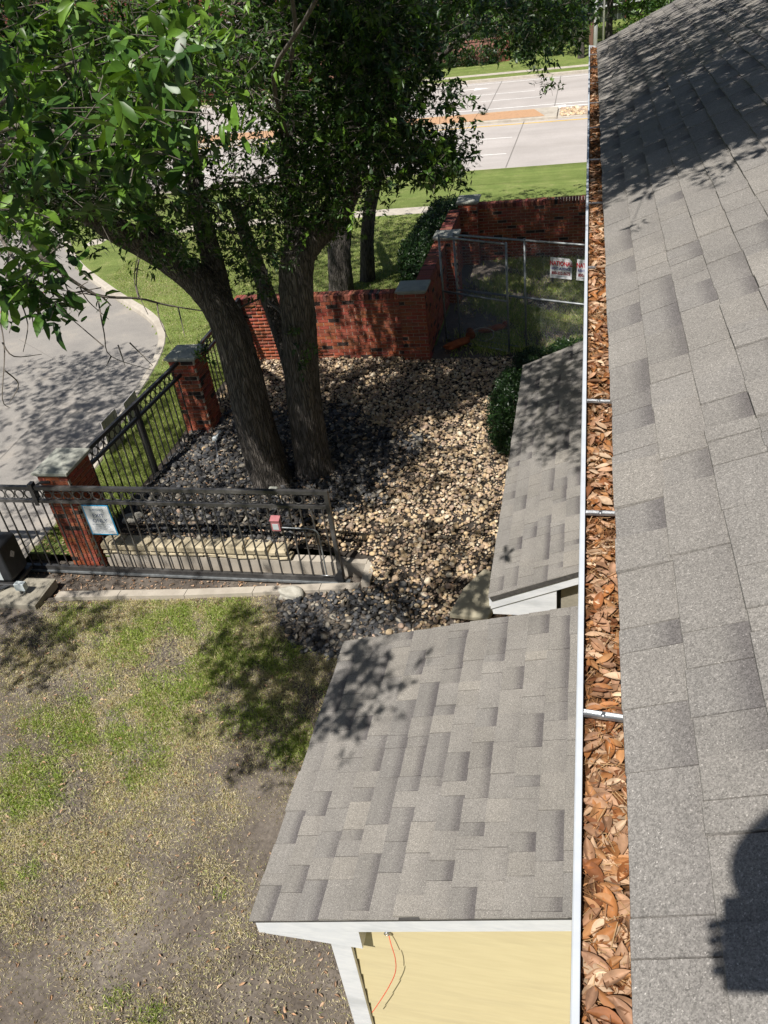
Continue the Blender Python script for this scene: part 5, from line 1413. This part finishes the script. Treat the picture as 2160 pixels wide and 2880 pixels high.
tree('oak_tree', 'upright oak beside the leaning one, sunlit bark at its fork', (-4.0, 10.2, .3),
     ([(-3.98, 10.22, .05), (-3.98, 10.2, .5), (-3.94, 10.2, 1.7), (-3.82, 10.2, 2.75), (-3.72, 10.2, 3.4), (-3.60, 10.28, 3.78), (-3.34, 10.5, 4.0), (-3.05, 10.9, 4.25), (-2.95, 11.5, 4.75), (-2.95, 12.1, 6.0)], [.42, .285, .245, .235, .225, .22, .19, .145, .12, .09]),
     [([(-3.75, 10.2, 3.35), (-3.74, 10.5, 3.95), (-3.85, 11.0, 4.6), (-3.8, 11.6, 5.8)], [.17, .15, .12, .08]),
      ([(-4.02, 10.25, .9), (-4.25, 10.7, 1.9), (-4.55, 11.1, 2.9), (-4.9, 11.4, 4.2)], [.13, .13, .12, .08])],
     ctr + sh2, size=.1)
# trees on the verge outside the wall
far1 = [cl(bough([(560, 0), (880, 0), (880, 150), (840, 330), (700, 340), (580, 250)], 18.5, 23, 800, .35, 8), .13)]
far2 = [cl(bough([(1000, 0), (1262, 0), (1255, 55), (1210, 95), (1120, 80), (1060, 55)], 14.5, 18.5, 480, .2, 9), .12), cl(bough([(900, 0), (1010, 0), (960, 80), (905, 110)], 14.5, 17, 260, .2, 9), .12), cl(bough([(780, 0), (1000, 0), (1270, 0), (1270, 40), (1150, 80), (1010, 100), (930, 150), (800, 300)], 19.0, 24, 900, .3, 8), .13),
        cl(bough([(1090, 50), (1170, 70), (1210, 150), (1195, 195), (1140, 160)], 19, 20, 70, .14, 5), .10)]
tree('oak_tree', 'rough-barked oak on the verge, seen between the upright trunk and the wall', (-5.52, 18.0, .2),
     ([(-5.55, 18, .0), (-5.52, 18, .5), (-5.45, 18, 1.2), (-5.3, 18.05, 1.9), (-5.1, 18.1, 2.7), (-4.9, 18.2, 4.0), (-4.9, 18.4, 6.0)], [.33, .28, .26, .25, .22, .2, .12]), [([(-5.1, 18.1, 2.7), (-5.8, 18.5, 4), (-6.5, 19, 5.4)], [.16, .12, .07])], far1, twig_len=.3)
tree('oak_tree', 'slim black-stemmed tree beyond the brick wall', (-5.1, 19.0, .2),
     ([(-5.14, 19, .0), (-5.08, 19, .6), (-5.02, 19, 1.2), (-4.86, 19, 1.9), (-4.62, 19, 2.6), (-4.3, 19, 3.6), (-4.1, 19.1, 5.2)], [.20, .175, .155, .15, .145, .12, .09]), [([(-4.3, 19, 3.6), (-3.4, 19.3, 4.6), (-2.2, 19.6, 5.3)], [.1, .08, .05])], far2, twig_len=.3)
# bare dead twigs in front of the drive
dt = tag(empty('dead_branch', at(60, 560, 4.6)), 'bare dark twigs hanging in front of the driveway at upper left', 'branch')
l = dt.location
mb = MB()
def tw(p, r0, r1): mb.tube(spline([at(*q) - l for q in p], 4), [r0 + (r1 - r0) * i / (4 * (len(p) - 1)) for i in range(4 * (len(p) - 1) + 1)], 5, jit=.15)
tw([(60, 520, 4.6), (95, 560, 4.6), (170, 615, 4.7), (220, 640, 4.75), (300, 645, 4.9), (365, 660, 5.0), (440, 672, 5.1)], .012, .004)
tw([(220, 640, 4.75), (240, 660, 4.8)], .006, .003)
for p in ([(95, 560), (70, 600), (40, 650), (20, 720)], [(95, 560), (95, 620), (110, 680)], [(130, 585), (100, 610), (60, 640), (10, 660)], [(170, 615), (190, 650), (235, 690)], [(210, 635), (225, 720), (240, 770), (330, 800)],
          [(300, 645), (290, 600), (300, 540)], [(340, 655), (345, 690), (370, 745)], [(385, 665), (400, 730)], [(300, 560), (295, 620), (320, 680)], [(0, 690), (10, 760), (5, 860), (20, 880)], [(5, 740), (30, 770), (90, 765)], [(10, 800), (40, 830), (20, 870)],
          [(255, 745), (270, 790)], [(280, 740), (330, 790)], [(240, 770), (230, 790)], [(130, 585), (150, 640), (150, 670)], [(40, 640), (60, 700), (50, 760)], [(60, 560), (30, 600), (5, 650)], [(20, 540), (10, 620), (0, 700)]):
    tw([(a, b_, 4.7 + .1 * math.sin(a)) for a, b_ in p], .0045, .0016)
mb.build('twig_wood', M['twig'], dt)

# ================================================================== HEDGES
def hedge(label, pts, n, size=.03, name='hedge', seed=0, stem=True):
    """pts: ellipsoids (centre, radii) filled with leaves near their skin"""
    c = np.array(pts[0][0]); o = tag(empty(name, (c[0], c[1], c[2] - pts[0][1][2])), label, 'hedge', None); l = np.array(o.location)
    P = []
    for cc, rr in pts:
        m = int(n * rr[0] * rr[1] / sum(r_[0] * r_[1] for _, r_ in pts))
        d = rng.normal(size=(m, 3)); d /= np.linalg.norm(d, axis=1)[:, None]; d = np.sign(d) * np.abs(d) ** .7
        rad = rng.uniform(.62, 1.02, m) + .07 * wob(d[:, 0] * 5 + cc[0], d[:, 1] * 5 + d[:, 2] * 4, 1)
        P.append(np.array(cc) + d * np.array(rr) * rad[:, None])
    P = np.concatenate(P); P = P[P[:, 2] > .15]; m = len(P)
    dv = rng.normal(size=(m, 3)) + np.array((0, 0, .5))
    T = np.array([(.013, .034, .009), (.018, .045, .011), (.010, .027, .008), (.028, .062, .014)])[rng.integers(0, 4, m)] * rng.uniform(.75, 1.25, m)[:, None]
    V, F, T = stamp(LEAF_B, P, frame_from(dv, rng.normal(size=(m, 3)) + np.array((0, 0, 1.2))), size * rng.uniform(.7, 1.3, m), T)
    f_ = new_obj('foliage', mesh_np('foliage', V - l, F, True, T), o, M['hedge']); f_['kind'] = 'stuff'
    mb = MB()
    for cc, rr in pts:
        for k in range(4):
            e = Vector(cc) + Vector((random.uniform(-.5, .5) * rr[0], random.uniform(-.5, .5) * rr[1], random.uniform(0, .5) * rr[2])) - Vector(l); mb.tube([(cc[0] - l[0], cc[1] - l[1], 0), e * .5 + Vector((cc[0] - l[0], cc[1] - l[1], 0)) * .5, e], [.02, .014, .006], 5)
    st = mb.build('stems', M['twig'], o); st['kind'] = 'stuff'
    return o
hedge('clipped dark green shrub beside the far side roof', [((-.95, 11.2, .72), (.44, .60, .50)), ((-.95, 11.95, .66), (.42, .50, .44))], 38000, .045, 'shrub')
hedge('low dark shrub at the foot of the chain-link fence', [((-.6, 13.45, .48), (.6, .5, .28)), ((-.1, 13.9, .48), (.5, .4, .28))], 24000, .045, 'shrub')
hedge('thick hedge outside the brick side wall', [((-3.75, 19.0, .68), (.52, .85, .58)), ((-3.62, 20.4, .72), (.55, .9, .58)), ((-3.5, 21.8, .72), (.55, .9, .58)), ((-3.6, 17.9, .55), (.4, .5, .45))], 42000, .07)
# ================================================================== ACROSS THE ROAD
fw = tag(empty('garden_wall', (-8.2, 57.4, .3)), 'pinkish brick garden wall across the road', 'brick wall')
mb = MB(); mb.box((-9, -.12, -.4), (2.75, .12, 1.10)); mb.build('wall_body', M['farpink'], fw)
mb = MB(); mb.box((-9.02, -.16, 1.102), (2.77, .16, 1.18)); mb.build('wall_coping', M['farpink'], fw)
mb = MB(); mb.box((2.78, -.3, -.4), (3.5, .4, 1.7)); mb.build('wall_end_pier', M['farwall'], fw)
bd = tag(empty('office_building', (-14.0, 58.9, .1), math.atan2(5.5, 8.7)), 'dark brick building with three white bands across the road', 'building')
mb = MB(); mb.box((-22, .25, -.3), (30, 9, 6.5)); mb.build('wall', M['farwall'], bd)
for z in (1.45, 2.28, 3.12, 4.0):
    mb = MB(); mb.box((-22, -.02, z), (30, .245, z + .09)); mb.build('white_band', M['white'], bd)
for z0, z1 in ((1.58, 2.24), (2.42, 3.08), (3.26, 3.96), (.5, 1.4)):
    for i in range(40):
        x = -21 + i * 1.27
        mb = MB(); mb.box((x + .07, .2, z0), (x + 1.2, .246, z1)); w_ = mb.build('window', M['windowglass'], bd)
        mb = MB(); mb.box((x + .6, .185, z0), (x + .65, .199, z1)); mb.build('mullion', M['galv_dull'], w_)
def far_tree(label, x, y, h, r, n, leaf=.28, trunk_r=.2, zc=None, pale=False, name='tree', lean=0.0):
    zc = zc or h * .62
    c = np.array((x, y, zc)); k = n // 9
    d = rng.normal(size=(k, 3)); d /= np.linalg.norm(d, axis=1)[:, None]
    c0 = c + d * (rng.random(k) ** .45)[:, None] * np.array((r, r, h - zc)); c0[:, 2] = np.maximum(c0[:, 2], zc - (h - zc) * .75)
    C = np.repeat(c0, 9, 0) + rng.normal(0, r * .11, (k * 9, 3))
    o = tree(name, label, (x, y, .1), ([(x, y, .0), (x + lean * .3, y, h * .15), (x + lean, y, h * .35), (x + lean, y, h * .6)], [trunk_r * 1.2, trunk_r, trunk_r * .85, trunk_r * .4]), [], [(C, c0, leaf, LEAF_B, 6)], 'trees across the road', limb_every=9, twigs=False)
    return o
for a in (('broad tree in front of the banded building, far left', -13.5, 58.0, 9.5, 3.6, 1500), ('dense tree beside the pinkish wall across the road', -2.8, 60.5, 9, 3.6, 1700), ('tree shading the far lawn behind the gutter end', 1.2, 59.0, 8.5, 3.2, 1500),
          ('dark tree beyond the roof edge at top right', 6.5, 60.0, 9.5, 4.0, 1500), ('big tree across the road behind the leaning oak crown', -24, 60, 11, 5.0, 1500), ('leafy tree at the far corner of the road', -36, 62, 12, 5.5, 1500),
          ('dark tree farther right beyond the roof', 14, 62, 11, 5.0, 1200), ('tall tree behind the banded building', -9, 74, 14, 6, 1300), ('tall tree far behind the road at left', -48, 70, 14, 7, 1300), ('tall tree rising over the far wall', 3, 76, 14, 7, 1200)):
    far_tree(*a)
far_tree('low-crowned dark tree just beyond the roof edge', 4.6, 56.5, 6.5, 3.4, 1700, .26, .2, 2.6)
far_tree('slender pale-trunked tree on the far lawn beside the white pole', -.42, 55.4, 6.5, 1.7, 500, .2, .17, 4.4, lean=.1)
hedge('dark low hedge along the pinkish wall across the road', [((-9.0, 56.9, .55), (1.4, .5, .55)), ((-6.5, 56.8, .55), (1.3, .5, .6))], 5000, .14)
hedge('bright green bush on the far lawn', [((-3.9, 57.2, .75), (.65, .6, .75))], 2200, .14, 'bush')
hedge('small bush below the pale-trunked tree', [((-2.1, 57.5, .6), (.6, .5, .6))], 1500, .14, 'bush')
pl_ = tag(empty('white_pole', (.36, 47.0 + 6.2, .1)), 'tall white pole rising beyond the gutter end', 'pole')
mb = MB(); mb.tube([(0, 0, 0), (0, 0, 7.5)], .11, 12); mb.build('shaft', M['signwhite'], pl_)
mb = MB(); mb.box((-.15, -.15, 0), (.15, .15, .1)); mb.build('base_plate', M['concrete'], pl_)
pl_ = tag(empty('lamp_post', (.78, 53.2, .1)), 'thinner grey lamp post beside the white pole', 'lamp post')
mb = MB(); mb.tube([(0, 0, 0), (0, 0, 8.5)], [.07, .05], 10); mb.build('shaft', M['galv'], pl_)
mb = MB(); mb.tube([(0, 0, 8.4), (0, -1.4, 8.8)], .03, 8); mb.build('arm', M['galv'], pl_)
mb = MB(); mb.box((-.12, -1.9, 8.72), (.12, -1.35, 8.86), None, .03); mb.build('lamp_head', M['galv'], pl_)
pl_ = tag(empty('utility_box', (.13, 53.4, .1)), 'brown utility cabinet at the foot of the white pole', 'cabinet')
mb = MB(); mb.box((-.11, -.11, 0), (.11, .11, 1.9), None, .01); mb.build('cabinet_body', M['woodpole'], pl_)
mb = MB(); mb.box((-.13, -.13, 1.9), (.13, .13, 1.96)); mb.build('cabinet_lid', M['woodpole'], pl_)
# small desert plant on the median
ag = tag(empty('agave', (-4.55, 40.35, .12)), 'small spiky plant on the orange median bed', 'plant')
mb = MB()
for i in range(11):
    a = i * .571; t = .5 + .35 * (i % 3)
    mb.tube([(0, 0, 0), (.12 * math.cos(a), .12 * math.sin(a), .12 * t), (.26 * math.cos(a), .26 * math.sin(a), .2 * t)], [.02, .017, .002], 4)
mb.build('spines', M['hedge'], ag); 
at_ = ag.children[0].data.attributes.new('tint', 'FLOAT_COLOR', 'FACE'); at_.data.foreach_set('color', np.tile((.06, .08, .04, 1), len(ag.children[0].data.polygons)).astype(np.float32))

# ================================================================== THE PERSON BEHIND THE PHONE (only the shadow falls into the picture)
def Pc(r_, u_, f_): return Vector((0, 0, H)) + CR * r_ + CU * u_ + _f * f_
ph = tag(empty('phone', (0, 0, H)), 'phone whose shadow lies on the near shingles', 'phone')
ph.matrix_world = cam.matrix_world.copy()
mb = MB(); mb.box((-.011, -.130, .006), (.062, .016, .014), None, .003); mb.build('phone_body', M['black'], ph)
mb = MB(); mb.box((-.008, -.126, .0142), (.059, .012, .0148)); mb.build('screen', M['windowglass'], ph)
J = {}; E_ = []; RAD = {}
def jt(n_, p_, r_, par=None):
    J[n_] = (Vector(p_), r_); 
    if par: E_.append((par, n_))
jt('pelvis', (.38, -.52, 6.58), .155); jt('spine', (.32, -.46, 6.80), .15, 'pelvis'); jt('chest', (.22, -.38, 7.0), .16, 'spine'); jt('neck', (.10, -.28, 7.18), .06, 'chest'); jt('head', (.045, -.225, 7.29), .095, 'neck'); jt('crown', (.035, -.22, 7.41), .088, 'head')
for s_, n_ in ((-1, 'l'), (1, 'r')):
    x0 = .38 + s_ * .10; zf = EZ + (x0 + s_ * .05 - .104) * math.tan(R(22.6)) + .05
    jt('hip' + n_, (x0, -.5, 6.52), .10, 'pelvis'); jt('knee' + n_, (x0 + s_ * .03, -.46, 6.12), .062, 'hip' + n_); jt('ankle' + n_, (x0 + s_ * .05, -.5, zf + .03), .042, 'knee' + n_); jt('toe' + n_, (x0 + s_ * .06, -.33, zf), .038, 'ankle' + n_)
jt('shr', (.44, -.40, 7.04), .062, 'chest'); jt('elr', (.52, -.36, 6.78), .045, 'shr'); jt('wrr', (.44, -.2, 6.62), .032, 'elr'); jt('har', (.40, -.13, 6.60), .035, 'wrr')
jt('shl', (.06, -.36, 7.03), .06, 'chest'); jt('ell', (.03, -.30, 6.76), .045, 'shl')
jt('wrl', Pc(.085, -.13, -.05), .030, 'ell'); jt('pal', Pc(.070, -.085, .0), .026, 'wrl')
for k in range(4):
    u_ = -.042 - .023 * k
    jt('f%d0' % k, Pc(.066, u_, .020), .0105, 'pal'); jt('f%d1' % k, Pc(.030, u_ - .002, .026), .0098, 'f%d0' % k); jt('f%d2' % k, Pc(-.004, u_ - .004, .024), .0095, 'f%d1' % k); jt('f%d3' % k, Pc(-.024 + .003 * k, u_ - .005, .014), .0088, 'f%d2' % k)
jt('t1', Pc(.066, -.06, -.022), .012, 'pal'); jt('t2', Pc(.040, -.045, -.026), .0105, 't1'); jt('t3', Pc(.016, -.05, -.022), .0095, 't2')
names = list(J); ix = {n_: i for i, n_ in enumerate(names)}
me = bpy.data.meshes.new('person'); me.from_pydata([J[n_][0] for n_ in names], [(ix[a], ix[b_]) for a, b_ in E_], [])
pb = bpy.data.objects.new('tmp_person', me); COL.objects.link(pb)
sk_ = pb.modifiers.new('skin', 'SKIN'); sk_.use_smooth_shade = True
for i, n_ in enumerate(names):
    sv = me.skin_vertices[0].data[i]; sv.radius = (J[n_][1], J[n_][1]); sv.use_root = (n_ == 'pelvis')
ss_ = pb.modifiers.new('sub', 'SUBSURF'); ss_.levels = 2; ss_.render_levels = 2
dg = bpy.context.evaluated_depsgraph_get(); dg.update()
body = bpy.data.meshes.new_from_object(pb.evaluated_get(dg)); bpy.data.objects.remove(pb, do_unlink=True)
nf = len(body.polygons); cen = np.zeros(nf * 3, np.float32); body.polygons.foreach_get('center', cen); cen = cen.reshape(-1, 3)
tc = np.tile((.20, .22, .26, 1.0), (nf, 1)).astype(np.float32)
tc[cen[:, 2] < 6.60, :3] = (.05, .07, .12); tc[cen[:, 2] > 7.16, :3] = (.46, .28, .20)
tc[(np.hypot(cen[:, 0] - .05, cen[:, 1]) < .22) & (cen[:, 2] > 6.6), :3] = (.46, .28, .20)
tc[(np.hypot(cen[:, 0] - .42, cen[:, 1] + .15) < .10) & (cen[:, 2] > 6.6), :3] = (.46, .28, .20)
at_ = body.attributes.new('tint', 'FLOAT_COLOR', 'FACE'); at_.data.foreach_set('color', tc.ravel())
M['person'] = tinted('skin_and_cloth', .7, .3, 'attr', 20, .06)
body.materials.clear(); body.polygons.foreach_set('use_smooth', np.ones(nf, bool))
per = tag(empty('person', (.38, -.5, 5.62)), 'person in grey shirt on the roof, holding up the phone', 'person')
bo = new_obj('body', body, per, M['person']); bo.location = (-.38, .5, -5.62)
blob('hair', None, None, (-.345, .27, 1.76), (.105, .125, .10), 0, M['black'], 40, nz=.05, parent=per)
